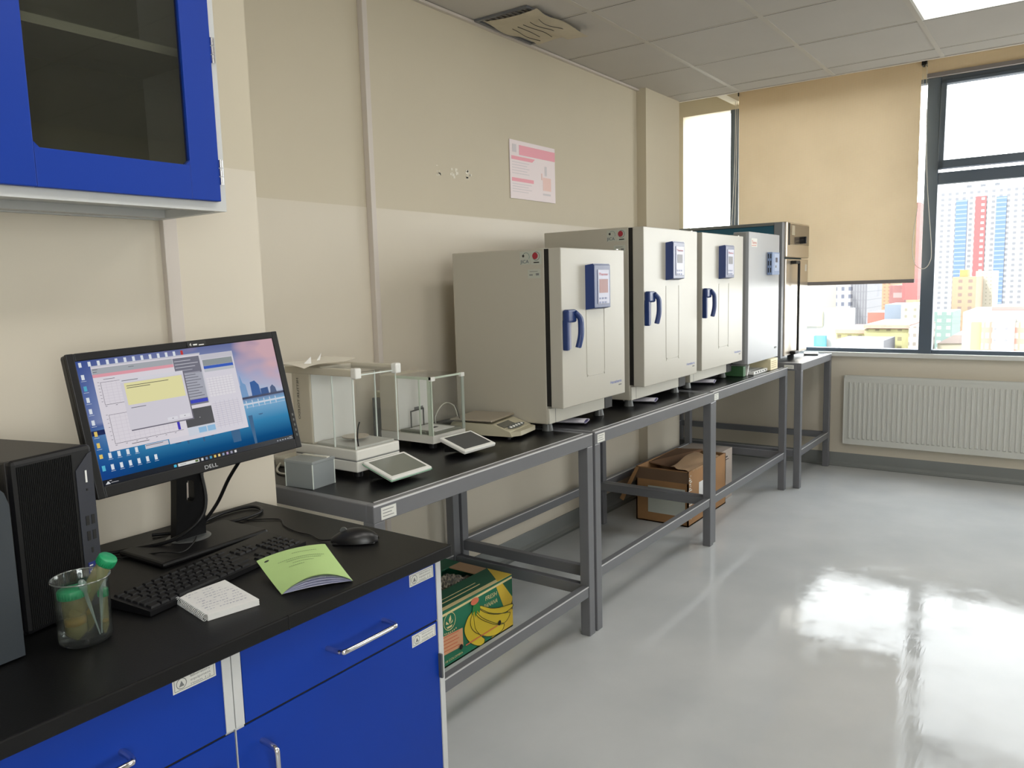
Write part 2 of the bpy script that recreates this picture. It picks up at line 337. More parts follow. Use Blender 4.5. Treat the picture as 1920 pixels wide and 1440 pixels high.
# ------------------------------------------------------------------ ceiling things
LAMP = glow('lamp_diffuser', (255,251,244), 6.0)
for x, y, lab in ((0, -1.6975, 'square flush ceiling light panel in the tile grid, glowing white near the window blinds'),
                  (-1.8, -1.6975, 'added unseen ceiling light panel above the steel benches, behind the lit panel by the windows'),
                  (-3.0, -1.6975, 'added unseen ceiling light panel above the front edge of the desk'),
                  (0, -3.4975, 'added unseen ceiling light panel over the right side of the open floor near the windows'),
                  (-4.2, -1.6975, 'added unseen ceiling light panel over the camera position near the desk'),
                  (-4.2, -3.4975, 'added unseen ceiling light panel in the rear of the room')):
    r = thing('ceiling_light', lab, 'light', (x+.3, y-.3, H), group='flush ceiling light panels')  # only the panel by the blinds is seen; the others are added fill lamps
    g = G()
    for a, b, c, d in ((-.288,.288,-.288,-.276), (-.288,.288,.276,.288), (-.288,-.276,-.276,.276), (.276,.288,-.276,.276)): g.box(a, b, c, d, -.004, .02, WHITEP)
    g.build('frame', r); G().box(-.276, .276, -.276, .276, .0, .012, LAMP).build('diffuser', r)
r = thing('air_vent', 'small ceiling air vent frame beside the wall, half covered by taped paper', 'vent', (-.62, -.16, H))
g = G().box(-.24, .23, -.165, -.150, -.010, 0, STEEL).box(-.24, .23, .12, .135, -.010, 0, STEEL).box(-.24, -.225, -.15, .12, -.01, 0, STEEL).box(.215, .23, -.15, .12, -.01, 0, STEEL); g.build('frame', r)
g = G()
for k in range(9): g.box(-.22, .21, -.14+k*.029, -.128+k*.029, -.006, -.002, CEIL)
g.build('grille', r)
g = G(); pw = mat('yellowed_paper', (196,186,164), .8, noise=.08, nscale=25)
g.grid(lambda u, v: Vector((-.215+.44*u, -.205+.30*v+.01*math.sin(u*5), -.014-.006*math.sin(u*9+v*4)-.018*u*u*(v<.5))), 16, 10, pw)
for k in range(5):
    yy = -.15+k*.045
    g.tube([(-.12+.05*q+k*.008, yy+.010*math.sin(q*1.1+k), -.026-.004*math.sin(q)) for q in range(6-(k % 2))], .0016, INK, 4, sm=2)
solo('paper_cover', g, 'crumpled sheet of paper with dark slit marks taped over the ceiling air vent', 'paper', (-.62, -.16, H-.003))

# ------------------------------------------------------------------ wall things
r = thing('poster', 'pink and white printed notice stuck on the cream wall above the ovens', 'poster', (-.36, -.003, 2.05))
PINK = mat('pink_print', (244,170,186), .6); LPINK = mat('pale_pink_print', (240,206,200), .6); PGREY = mat('pale_grey_print', (214,208,214), .6)
g = G().box(-.214, .214, -.002, .001, -.150, .146, mat('poster_paper', (238,226,230), .5)); g.build('sheet', r)
g = G()
def rq(g, x0, x1, z0, z1, m, y=-.0026): g.box(x0, x1, y, -.002, z0, z1, m)
rq(g, -.13, .214, .075, .125, PINK); rq(g, -.20, -.01, .048, .066, PINK); rq(g, -.20, 0, -.062, -.044, PINK)
g.poly([(-.01,-.0026,.048), (.015,-.0026,.066), (-.01,-.0026,.066)], PINK)
for k in range(5): rq(g, -.195, -.04-.02*(k % 2), .034-.014*k, .037-.014*k, PGREY)
for k in range(4): rq(g, -.195, -.02-.03*(k % 2), -.076-.013*k, -.073-.013*k, PGREY)
rq(g, .09, .17, -.09, -.02, LPINK); rq(g, .09, .165, -.115, -.105, PGREY); rq(g, .075, .085, -.035, .0, LPINK); rq(g, .11, .13, -.01, .04, PGREY); rq(g, -.19, -.155, .085, .125, PGREY)
g.build('print', r)
TAPE = mat('tape_residue', (222,216,200), .35)
for (x, lab) in ((-1.123, 'patch of torn white tape residue, farthest left of three on the wall'), (-1.024, 'patch of torn white tape residue, the middle one of three on the wall'), (-.913, 'patch of torn white tape residue, nearest the pink notice')):
    g = G()
    for k in range(9):
        a = random.uniform(-.026, .018); b = random.uniform(-.028, .02); g.box(a, a+random.uniform(.006,.02), -.0012, -.0004, b, b+random.uniform(.003,.012), TAPE)
    solo('tape_patch', g, lab, 'tape', (x, 0, 1.983), group='tape patches on the wall')

# roller blinds
def fabric():
    m = D.materials.new('beige_blind_fabric'); m.use_nodes = True; t = m.node_tree; t.nodes.clear()
    g = t.nodes.new('ShaderNodeNewGeometry'); wv = t.nodes.new('ShaderNodeTexNoise'); wv.inputs['Scale'].default_value = 3; wv.inputs['Detail'].default_value = 6
    w1 = t.nodes.new('ShaderNodeTexWave'); w1.bands_direction = 'Y'; w1.inputs['Scale'].default_value = 35; w1.inputs['Distortion'].default_value = .4
    w2 = t.nodes.new('ShaderNodeTexWave'); w2.bands_direction = 'Z'; w2.inputs['Scale'].default_value = 35; w2.inputs['Distortion'].default_value = .4
    for q in (wv, w1, w2): t.links.new(g.outputs['Position'], q.inputs['Vector'])
    a = t.nodes.new('ShaderNodeMath'); a.operation = 'ADD'; t.links.new(w1.outputs['Fac'], a.inputs[0]); t.links.new(w2.outputs['Fac'], a.inputs[1])
    a2 = t.nodes.new('ShaderNodeMath'); a2.operation = 'MULTIPLY_ADD'; a2.inputs[1].default_value = .25; t.links.new(a.outputs[0], a2.inputs[0]); t.links.new(wv.outputs['Fac'], a2.inputs[2])
    cr = t.nodes.new('ShaderNodeValToRGB'); cr.color_ramp.elements[0].color = (*lin((206,186,154)), 1); cr.color_ramp.elements[1].color = (*lin((222,202,170)), 1); cr.color_ramp.elements[0].position = .3; cr.color_ramp.elements[1].position = 1
    t.links.new(a2.outputs[0], cr.inputs[0])
    d = t.nodes.new('ShaderNodeBsdfDiffuse'); tl = t.nodes.new('ShaderNodeBsdfTranslucent'); mx = t.nodes.new('ShaderNodeMixShader'); mx.inputs[0].default_value = .11; o = t.nodes.new('ShaderNodeOutputMaterial')
    t.links.new(cr.outputs[0], d.inputs[0]); t.links.new(cr.outputs[0], tl.inputs[0]); t.links.new(d.outputs[0], mx.inputs[1]); t.links.new(tl.outputs[0], mx.inputs[2]); t.links.new(mx.outputs[0], o.inputs[0]); return m
FAB = fabric(); BEAD = mat('blind_cord', (196,192,180), .5); GBAR = mat('grey_blind_bar', (128,122,122), .4)
XBL = 2.256
r = thing('roller_blind', 'beige fabric roller blind pulled three quarters down, behind the steel oven', 'blind', (XBL, -.83, 2.83), group='beige roller blinds')
def blind(r, y0, y1, zb0, zb1, ztop=2.80):
    G().grid(lambda u, v: Vector((XBL+.006*math.sin(v*5+u*2)*(1-v)+.004*math.sin(u*11), y0+(y1-y0)*u+.010*(1-v)*u*(-1 if y1<y0 else 1)*-1, (zb0+(zb1-zb0)*u)*(1-v)+ztop*v)), 24, 24, FAB).build('fabric', r, True)
    G().cyl((XBL+.02, y0, ztop), (XBL+.02, y1, ztop), .024, FAB).build('roll', r, True)
    g = G().prism([(XBL-.012, y0, zb0-.012), (XBL-.012, y1, zb1-.012), (XBL-.012, y1, zb1+.014), (XBL-.012, y0, zb0+.014)], (.024, 0, 0), GBAR); g.build('bottom_bar', r, True)
    G().box(XBL-.02, XBL+.05, y0-.012, y0, ztop-.04, ztop+.04, BLKP).build('bracket', r, True)
    G().box(XBL-.02, XBL+.05, y1-.0, y1+.012, ztop-.04, ztop+.04, BLKP).build('bracket', r, True)
blind(r, -1.463, -.189, 1.407, 1.40, 2.905)
G().tube([(2.2,-1.50,2.86),(2.2,-1.517,2.3),(2.2,-1.535,2.0),(2.2,-1.57,1.63),(2.2,-1.562,1.53),(2.2,-1.525,1.49),(2.2,-1.475,1.52),(2.2,-1.452,1.62),(2.2,-1.458,1.77),(2.2,-1.477,1.95),(2.21,-1.478,2.3),(2.22,-1.478,2.80)], .0022, BEAD, 6).build('pull_cord', r, True)
G().tube([(2.245,-.165,2.86),(2.245,-.162,2.4),(2.245,-.140,1.9),(2.245,-.10,1.4),(2.245,-.125,1.1),(2.245,-.15,1.5),(2.245,-.172,2.2),(2.245,-.178,2.84)], .0022, BEAD, 6).build('pull_cord', r, True)
r = thing('roller_blind', 'beige fabric roller blind rolled almost fully up above the right-hand window', 'blind', (XBL, -2.2, 2.83), group='beige roller blinds')
blind(r, -2.87, -1.495, 2.790, 2.790, 2.905)

# radiator
RAD = mat('white_radiator', (205,206,200), .35)
r = thing('radiator', 'long white ribbed panel radiator mounted under the window sill', 'radiator', (2.33, -1.8, .18))
g = G().box(2.318, 2.345, -2.60, -1.0, .18, .70, RAD, .004)
y = -1.035; k = 0
while y > -2.58:
    g.prism([(2.318, y, .225), (2.318, y-.019, .225), (2.310, y-.015, .232), (2.310, y-.004, .232)], (0, 0, .43), RAD); y -= .0335
g.build('front_panel', r, True)
G().box(2.350, 2.368, -2.60, -1.0, .19, .69, RAD, .003).build('rear_panel', r, True)
g = G()
for k in range(75): g.box(2.322, 2.366, -1.012-k*.0212, -1.006-k*.0212, .695, .702, RAD)
g.box(2.314, 2.319, -2.6, -1.0, .69, .708, RAD).box(2.366, 2.371, -2.6, -1.0, .69, .708, RAD); g.build('top_grille', r, True)
G().box(2.314, 2.370, -1.004, -.998, .185, .705, RAD).build('end_cover', r, True)

# ------------------------------------------------------------------ steel benches
STK = mat('sticker', (218,218,212), .5)
def bench(x0, x1, y0, y1, top, rail, lab, sx=None, side=False):
    r = thing('steel_bench', lab, 'table', ((x0+x1)/2, (y0+y1)/2, 0), group='grey steel laboratory benches')
    L = .044; A = .052
    G().box(x0+.028, x1-.028, y0+.028, y1-.028, top-.012, top-.0008, BLACKTOP).build('bench_top', r, True)
    g = G().box(x0, x1, y0, y0+.028, top-A, top, STEEL, .003).box(x0, x1, y1-.028, y1, top-A, top, STEEL, .003).box(x0, x0+.028, y0+.028, y1-.028, top-A, top, STEEL, .003).box(x1-.028, x1, y0+.028, y1-.028, top-A, top, STEEL, .003)
    g.box(x0+.002, x1-.002, y0-.0008, y0+.0035, top-.0045, top+.0007, LIP).box(x0+.03, x1-.03, y0+.026, y0+.030, top-.001, top+.0012, LIP); g.build('top_frame', r, True)
    for a, b in ((x0, y0), (x1-L, y0), (x0, y1-L), (x1-L, y1-L)):
        G().box(a, a+L, b, b+L, 0, top-A+.001, STEEL, .003).build('leg', r, True)
    z0, z1 = rail-.046, rail
    for q in ((x0+L, x1-L, y0+.004, y0+.036), (x0+L, x1-L, y1-.036, y1-.004), (x0+.004, x0+.036, y0+L, y1-L), (x1-.036, x1-.004, y0+L, y1-L)):
        g = G().box(q[0], q[1], q[2], q[3], z0, z1, STEEL, .003)
        if q[1]-q[0] > .1: g.box(q[0], q[1], q[2]-.0008, q[2]+.003, z1-.0035, z1+.0006, LIP)  # highlight along the rail top, painted as a pale strip
        g.build('lower_rail', r, True)
    if sx is not None:
        g = G()
        if side: g.box(x0-.001, x0, y0+.05, y0+.115, top-.040, top-.014, STK).box(x0-.0013, x0-.001, y0+.056, y0+.11, top-.033, top-.031, GINK).box(x0-.0013, x0-.001, y0+.056, y0+.10, top-.026, top-.024, GINK)
        else:
            g.box(sx, sx+.060, y0-.001, y0, top-.047, top-.012, STK)
            for k in range(3): g.box(sx+.006, sx+.05-.008*(k % 2), y0-.0013, y0-.001, top-.021-k*.009, top-.019-k*.009, GINK)
        g.build('inventory_sticker', r, True)
    return r
bench(-2.434, -1.213, -.838, -.076, .848, .215, 'nearest grey steel bench with black top, carrying the laboratory balances', -2.405)
bench(-1.195, .095, -.838, -.076, .848, .27, 'second grey steel bench, in front of the wall notice, torn cardboard box under it', -1.175)
bench(.105, 1.452, -.830, -.10, .848, .265, 'third grey steel bench, under the tall plain grey-white cabinet', .120)
bench(1.505, 2.318, -.905, .34, .874, .268, 'deepest grey steel bench, in the window corner under the stainless oven', 1.5, True)

# ------------------------------------------------------------------ incubators
def sticker(g, x0, y, z, w, h, kind):
    # on the left side face (normal -x): horizontal axis runs toward -y
    X = x0-.0008
    def q(a0, a1, b0, b1, m, d=0): g.box(X-.0004-d, X+.0008, y-a1, y-a0, z+b0, z+b1, m)
    q(0, w, 0, h, mat('pale_sticker', (178,182,172), .5))
    X -= .0006
    if kind == 'arc':
        pts = []
        for k in range(15):
            t = math.radians(-30+k*13); pts.append((w*.60+w*.32*math.cos(t), h*.58+h*.32*math.sin(t)))
        g.tube([(X, y-a, z+b) for a, b in pts], .0008, mat('teal_ink', (60,110,110), .5), 5, sm=1)
        g.lathe([(0,0),(w*.11,0)], (0,0,0), INK, 12, Matrix.Translation((X-.0005, y-w*.33, z+h*.66)) @ Matrix.Rotation(-PI/2, 4, 'Y'))
        g.text('JICA', h*.36, (X-.0006, y-w*.06, z+h*.10), (0,-1,0), (0,0,1), mat('deep_blue_ink', (34,52,84), .5), width=w*.80)
    elif kind == 'dot':
        g.lathe([(0,0),(w*.27,0)], (0,0,0), mat('dark_red_ink', (150,36,52), .5), 16, Matrix.Translation((X-.0005, y-w*.40, z+h*.64)) @ Matrix.Rotation(-PI/2, 4, 'Y'))
        g.lathe([(w*.30,0),(w*.36,0)], (0,0,0), GINK, 16, Matrix.Translation((X-.0004, y-w*.5, z+h*.62)) @ Matrix.Rotation(-PI/2, 4, 'Y'))
        g.box(X-.0006, X, y-w*.78, y-w*.25, z+h*.12, z+h*.20, INK)
    else:
        g.box(X-.0004, X, y-w*.8, y-w*.15, z+h*.72, z+h*.78, GINK); g.box(X-.0004, X, y-w*.4, y-w*.12, z+h*.3, z+h*.45, GINK); g.box(X-.0004, X, y-w*.9, y-w*.65, z+h*.3, z+h*.55, GINK)
def incubator(lab, x0, y0, wdt, hgt, top, screen, stickers):
    dp = .475; r = thing('incubator', lab, 'incubator', (x0+wdt/2, y0+dp/2, top), group='cream laboratory incubators')
    zb = top+.034; zt = zb+hgt
    G().box(x0, x0+wdt, y0, y0+dp, zb, zt, ENAMD, .004).build('body', r, True)
    G().box(x0+.002, x0+wdt-.002, y0-.020, y0+.004, zb+.075, zt-.004, GASKET).build('door_gasket', r, True)
    g = G().box(x0+.0, x0+wdt-.005, y0-.078, y0-.021, zb+.070, zt-.002, ENAM, .003); Y = y0-.078
    cx = x0+wdt*.50
    # U shaped embossed groove
    bw = .076; zc = zb+hgt*.66; zd = zb+.182
    g.tube([(cx-bw, Y, zc), (cx-bw, Y, zd+.02), (cx-bw+.006, Y, zd+.006), (cx-bw+.02, Y, zd), (cx+bw-.02, Y, zd), (cx+bw-.006, Y, zd+.006), (cx+bw, Y, zd+.02), (cx+bw, Y, zc)], .0016, ENAM, 6, sm=2)
    d = g.build('door', r, True)
    G().text('Heratherm', .020, (x0+wdt-.145, Y-.001, zb+.125), (1,0,0), (0,0,1), BINK, width=.105).box(x0+wdt-.065, x0+wdt-.040, Y-.001, Y, zb+.112, zb+.117, GINK).build('logo', d, True)
    # navy control panel, chamfered left side
    pz1 = zt-.064; pz0 = pz1-.189; px0 = cx-.080; px1 = cx+.080
    p = G().prism([(px0, Y, pz0), (px0+.012, Y-.032, pz0+.006), (px1-.012, Y-.032, pz0+.006), (px1, Y, pz0)], (0, 0, pz1-pz0-.006), NAVY)
    p.box(px0+.012, px1-.010, Y-.036, Y-.030, pz0+.006, pz1-.004, NAVY, .006)
    cp = p.build('control_panel', d, True)
    g = G().box(px0+.040, px1-.024, Y-.0385, Y-.035, pz0+.022, pz1-.024, mat('panel_face', (176,178,200), .35), .002)
    zz = pz1-pz0
    if screen == 'red':
        g.box(px0+.050, px1-.038, Y-.0392, Y-.038, pz0+zz*.36, pz0+zz*.66, mat('dull_red_screen', (150,100,98), .4))
    else: g.box(px0+.054, px1-.044, Y-.0392, Y-.038, pz0+zz*.44, pz0+zz*.66, mat('grey_screen', (84,82,92), .4))
    g.text('Thermo', .016, (px0+.046, Y-.0395, pz0+zz*.74), (1,0,0), (0,0,1), RINK, width=.075)
    for a in range(3):
        for b in range(2): g.box(px0+.050+a*.024, px0+.064+a*.024, Y-.0398, Y-.038, pz0+zz*(.13+.09*b), pz0+zz*(.17+.09*b), mat('button_blue', (120,130,170), .4))
    g.build('display', cp, True)
    # navy handle: top block with a curved arm and a straight lower stem
    hx = x0+.004; hz = zb+hgt*(.655 if hgt < .75 else .633); hh = .162
    g = G().box(hx, hx+.070, Y-.028, Y, hz-.052, hz, NAVY, .008)
    g.box(hx, hx+.018, Y-.024, Y, hz-hh, hz-.04, NAVY, .004)
    g.box(hx+.016, hx+.042, Y-.016, Y, hz-hh+.004, hz-.04, mat('lilac_grey', (176,178,200), .4), .002)
    pts = [(hx+.055, Y-.026, hz-.012), (hx+.074, Y-.036, hz-.035), (hx+.078, Y-.038, hz-.07), (hx+.074, Y-.038, hz-.11), (hx+.064, Y-.032, hz-hh+.008)]
    g.tube(pts, .011, NAVY, 10); g.tube([(a+.008, b-.006, c) for a, b, c in pts], .005, NAVYL, 8)
    g.build('handle', d, True)
    g = G().box(x0+.002, x0+wdt*.86, y0-.010, y0-.0002, zb+.002, zb+.066, OFFW, .002).box(x0+.046, x0+.048, y0-.0105, y0-.0095, zb+.002, zb+.066, GINK)
    g.build('plinth', r, True)
    G().box(x0+wdt*.86, x0+wdt*.985, y0-.012, y0+.03, zb+.002, zb+.06, GASKET).build('latch', r, True)
    for a, b in ((x0+.045, y0+.03), (x0+wdt-.06, y0+.03), (x0+.045, y0+dp-.04), (x0+wdt-.06, y0+dp-.04)):
        G().cyl((a, b, top+.0002), (a, b, zb+.001), .024, GREYFOOT, .018).build('foot', r, True)
    if stickers:
        for q in ((y0+.115, zt-.062, .050, .052, 'arc'), (y0+.061, zt-.064, .050, .054, 'dot'), (y0+.078, zt-.118, .060, .036, 'txt')):
            g = G(); sticker(g, x0, *q); g.build('sticker', r, True)
    G().cyl((x0+wdt-.02, y0-.05, zt-.002), (x0+wdt-.02, y0-.05, zt+.004), .007, CHROME).build('hinge_pin', r, True)
    return r
incubator('smallest cream incubator, nearest on the benches, with pinkish screen and navy handle', -1.291, -.672, .535, .712, .848, 'red', True)
incubator('middle cream incubator with navy handle and round red sticker on its taller left side', -.560, -.670, .642, .827, .848, 'grey', True)
r3 = incubator('farthest of the three cream incubators with a navy handle, beside the plain grey one', .140, -.672, .645, .822, .853, 'grey', False)
G().lathe([(0,.016),(.02,.014),(.03,.006),(.03,0)], (.40, -.42, 1.708), BLKP).build('vent_cap', r3, True)
# plain grey-white cabinet
PG = mat('cool_white_enamel', (172,175,180), .35); PGD = mat('mid_grey_enamel', (150,152,152), .4)
r = thing('incubator', 'tall plain grey-white incubator without a handle, small blue-grey controller on its door', 'incubator', (1.16, -.43, .85))
G().box(.85, 1.435, -.665, -.20, .93, 1.725, PGD, .004).build('body', r, True)
g = G().box(.838, 1.440, -.765, -.668, .925, 1.738, PG, .003)
g.box(.838-.0006, .838, -.745, -.67, .93, 1.733, PGD); d = g.build('door', r, True)
g = G().box(1.185, 1.335, -.800, -.766, 1.475, 1.620, mat('controller_blue_grey', (132,152,190), .4), .003)
for k in range(3):
    for j in range(2): g.box(1.1842, 1.1856, -.792+.014*j, -.786+.014*j, 1.49+.045*k, 1.52+.045*k, GASKET)
g.box(1.22, 1.32, -.8012, -.799, 1.50, 1.61, mat('controller_face', (168,184,212), .4)).box(1.245, 1.285, -.8022, -.8010, 1.555, 1.585, mat('lcd_dark', (56,62,92), .3)).box(1.245, 1.262, -.8022, -.801, 1.52, 1.535, GINK)
g.build('controller', d, True)
G().box(.875, .985, -.7665, -.765, 1.648, 1.70, STK).text('Thermo', .030, (.885, -.7668, 1.665), (1,0,0), (0,0,1), RINK, width=.09).box(.885, .97, -.767, -.7664, 1.655, 1.658, RINK).box(1.36, 1.40, -.767, -.7652, .985, .997, GINK).text('!', .02, (1.22, -.7668, 1.44), (1,0,0), (0,0,1), RINK).build('logo', d, True)
for a, b in ((.96, -.55), (1.38, -.55), (.96, -.26), (1.38, -.26)): G().cyl((a, b, .8483), (a, b, .932), .02, GREYFOOT).build('foot', r, True)

# stainless oven on the corner bench
SS = mat('brushed_stainless', (196,186,172), .30, metal=.75); SSD = mat('oven_top_grey', (120,124,124), .4, metal=.3); TEAL = mat('teal_side_paint', (32,92,116), .45); MIRR = mat('control_glass', (128,118,106), .12, metal=.5)
r = thing('drying_oven', 'stainless steel drying oven with teal side and black rotary knob by the window blind', 'oven', (1.86, -.35, .874))
X0, X1, Y0, Y1, Z0, Z1 = 1.575, 2.175, -.745, .12, .905, 1.835
G().box(X0+.010, X1, Y0+.04, Y1, Z0, Z1-.022, TEAL, .003).build('body', r, True)
G().box(X0+.004, X1+.003, Y0+.035, Y1+.004, Z1-.022, Z1, SSD, .003).build('top_cover', r, True)
G().box(X0-.002, X0+.05, Y0+.001, Y0+.06, Z0-.012, Z1-.001, mat('oven_edge', (130,132,136), .45, metal=.1), .004).build('front_edge', r, True)
g = G().box(X0+.050, X1+.002, Y0-.014, Y0+.04, Z1-.24, Z1+.004, SS, .008); hd = g.build('control_fascia', r, True)
G().box(X0+.115, X1-.012, Y0-.0165, Y0-.0142, Z1-.15, Z1-.008, MIRR).box(X0+.085, X0+.112, Y0-.017, Y0-.0142, Z1-.155, Z1-.005, GASKET).box(X0+.155, X0+.225, Y0-.018, Y0-.0164, Z1-.085, Z1-.018, mat('fascia_label', (176,168,150), .3)).build('control_glass', hd, True)
g = G().cyl((X0+.37, Y0-.016, Z1-.115), (X0+.37, Y0-.045, Z1-.115), .026, BLKG).box(X0+.362, X0+.378, Y0-.060, Y0-.044, Z1-.140, Z1-.090, BLKG, .003).box(X0+.377, X0+.383, Y0-.058, Y0-.046, Z1-.135, Z1-.095, CHROME); g.build('knob', hd, True)
dr = G().box(X0+.05, X1+.002, Y0-.010, Y0+.04, Z0+.002, Z1-.25, SS, .005).build('door', r, True)
g = G().box(X0+.245, X0+.262, Y0-.05, Y0-.034, Z0+.02, Z1-.27, GASKET, .004).box(X0+.16, X0+.262, Y0-.05, Y0-.009, Z1-.285, Z1-.262, GASKET, .006).box(X0+.17, X0+.262, Y0-.05, Y0-.009, Z0+.006, Z0+.03, GASKET, .006); g.build('handle', dr, True)
G().box(X0+.52, X0+.565, Y0-.0107, Y0-.0098, Z1-.335, Z1-.285, STK).build('sticker', dr, True)
for a, b in ((X0+.06, Y0+.09), (X1-.06, Y0+.09), (X0+.06, Y1-.06), (X1-.06, Y1-.06)): G().cyl((a, b, .8745), (a, b, Z0+.001), .025, BLKP).build('foot', r, True)

# ------------------------------------------------------------------ booklets under the incubators and small items on benches 3 and 4
def folded(name, lab, x, y, z, w, h, rz, m, group=None, d=.16):
    def f(u, v):
        t = 2*PI*u; return Vector((w/2*math.cos(t)*(1 if True else 1), d*v, h/2+h/2*math.sin(t)*(.5+.5*abs(math.sin(t/2+.4)))))
    g = G().grid(f, 28, 3, m)
    g.grid(lambda u, v: Vector((w*.36*math.cos(2*PI*u), .003+(d-.006)*v, h/2+h*.30*math.sin(2*PI*u))), 24, 2, mat('violet_page_edge', (128,124,168), .6))
    return solo(name, g, lab, 'booklet', (x, y, z), rz, group)
BK = mat('booklet_white', (216,214,226), .5); GB = 'folded booklets tucked under the incubators'
folded('manual_booklet', 'folded white booklet tucked under the smallest incubator', -1.03, -.705, .849, .088, .020, .25, BK, GB)
folded('manual_booklet', 'folded white booklet tucked under the middle incubator', -.34, -.705, .849, .10, .020, .25, BK, GB)
folded('manual_booklet', 'folded white booklet tucked under the farthest incubator that has a handle', .45, -.705, .852, .11, .022, .25, BK, GB)
solo('green_carton', G().box(.04, .085, 0, .13, 0, .062, mat('green_card', (60,104,66), .6), .002), 'small green carton under the edge of the plain grey incubator', 'box', (.79, -.74, .849))
g = G().prism([(0,0,0), (.028,0,.062), (.040,0,.062), (.014,0,0)], (0, .12, 0), PAPER); solo('leaning_booklet', g, 'thin white booklet leaning against the small green carton', 'booklet', (.895, -.742, .849))
g = G().prism([(0,0,0), (.30,0,0), (.30,.14,0), (0,.14,0)], (0,0,.018), WHITEP)
for k in range(5): g.box(.03+k*.045, .055+k*.045, -.0008, 0, .006, .014, INK)
g.box(.02, .26, .02, .03, .018, .019, INK); solo('white_tray', g, 'flat white case with a row of black marks under the plain grey incubator', 'case', (.955, -.765, .849))
g = G().box(0, .40, 0, .040, 0, .030, PGD, .003); solo('metal_bar', g, 'short grey metal bar lying behind the cream carton', 'bar', (.985, -.64, .8675))
CRM = mat('cream_carton_card', (222,212,176), .6)
r = thing('cream_carton', 'cream cardboard carton with faint print at the front of the third bench', 'box', (1.30, -.70, .849))
G().box(-.075, .075, -.085, .06, 0, .074, CRM, .002).build('carton', r); g = G()
for k in range(4): g.box(-.055, .045-.012*(k % 2), -.0862, -.085, .016+.013*k, .020+.013*k, mat('tan_ink', (176,160,120), .6))
g.build('print', r)
folded('folded_cloth', 'pale folded paper lying at the window end of the corner bench', 2.18, -.84, .875, .13, .018, .2, PAPER, None, .10)['category'] = 'paper'

# ------------------------------------------------------------------ balances
DG = pane_mat('draft_shield_glass', (.965,.97,.968), 1.0, .02, .01, .01, (180,186,184))
EDGE = mat('glass_edge', (212,220,214), .3); BW = mat('balance_white', (222,221,214), .4); BS = mat('balance_shell', (198,192,176), .45)
def terminal(r, M, w, d, seam, scr):
    t = G().box(-w/2, w/2, -d/2, d/2, -.008, .006, WHITEP, .004, M)
    if seam: t.box(-w/2-.0006, w/2+.0006, -d/2-.0006, d/2+.0006, -.0035, -.0015, mat('green_seam', (98,186,140), .4), 0, M)
    tp = t.build('display_terminal', r)
    G().box(-w/2+.014, w/2-.014, -d/2+.014, d/2-.012, .0055, .0068, scr, 0, M).build('screen', tp)
    G().prism([M @ Vector((-w/2+.02, d/2-.01, -.008)), M @ Vector((-w/2+.02, -d/2+.02, -.008)), M @ Vector((-w/2+.02, d/2-.01, -.008)) - Vector((0,0,.04))], (M.to_3x3() @ Vector((w-.04, 0, 0))), BLKP).build('wedge_stand', tp)
# analytical balance (local frame: front-left base corner at 0,0)
r = thing('analytical_balance', 'taller laboratory balance with glass draft shield, crumpled paper on its roof', 'balance', (-2.235, -.565, .848))
W_, D_ = .195, .30
g = G().box(0, W_, 0, D_, .020, .056, BW, .004).box(0, W_, 0, D_, .058, .092, BW, .004).box(.001, W_-.001, .002, D_-.002, .055, .059, GINK); g.build('base', r)
for a, b in ((.03, .03), (W_-.03, .03), (.03, D_-.03), (W_-.03, D_-.03)): G().cyl((a, b, .001), (a, b, .022), .016, BLKP).build('foot', r)
g = G().box(0, W_, .205, D_, .092, .335, BS, .006).box(.004, W_-.004, .2035, .206, .10, .33, WHITEP)
g.build('column', r)
G().text('METTLER TOLEDO', .015, (-.0012, .262, .315), (0,0,-1), (0,1,0), INK, width=.14).build('logo', r)
g = G().box(-.002, .016, -.01, D_+.03, .328, .352, BS, .003).box(W_-.016, W_+.002, -.01, D_+.0, .328, .352, BS, .003).box(0, W_, .20, D_, .330, .350, BS, .003); rf = g.build('roof_rail', r)
G().box(-.004, .022, -.018, .006, .322, .356, WHITEP, .004).build('corner_cap', r); G().box(W_-.020, W_+.006, -.018, .006, .322, .356, WHITEP, .004).build('corner_cap', r)
G().box(.012, W_-.012, -.002, .002, .094, .332, DG).box(.012, W_-.012, -.003, .0, .330, .334, EDGE).build('front_glass', r)
G().box(.001, .005, .004, .203, .094, .330, DG).box(.0, .005, .100, .103, .094, .33, EDGE).box(.0, .003, .002, .005, .094, .33, EDGE).build('side_door', r)
G().box(W_-.005, W_-.001, .004, .203, .094, .330, DG).box(W_-.005, W_, .100, .103, .094, .33, EDGE).box(W_-.003, W_, .002, .005, .094, .33, EDGE).build('side_door', r)
G().box(.016, W_-.016, .0, .20, .338, .342, DG).build('roof_glass', r)
g = G().box(.012, W_-.012, .012, .20, .092, .100, mat('chamber_floor', (190,190,184), .35), .002); g.build('chamber_tray', r)
G().cyl((.10, .11, .100), (.10, .11, .112), .012, CHROME).cyl((.10, .11, .112), (.10, .11, .115), .045, SS, n=32).build('weighing_pan', r)
G().tube([(.030, .022, .100+.0), (.026, .02, .13), (.030, .02, .16), (.038, .02, .178)], .0022, BLKP, 6).build('draft_ring', r)
M = Matrix.Translation((.082, -.099, .038)) @ Matrix.Rotation(.007, 4, 'Z') @ Matrix.Rotation(.303, 4, 'X')
terminal(r, M, .187, .130, True, mat('grey_terminal_screen', (112,116,108), .15))
g = G().grid(lambda u, v: Vector((.22*u-.13, .16*v-.08+.01*math.sin(u*6), .004+.016*u*u+.010*abs(math.sin(u*4+v*3))*(1-u))), 14, 8, mat('creased_paper', (232,228,216), .7))
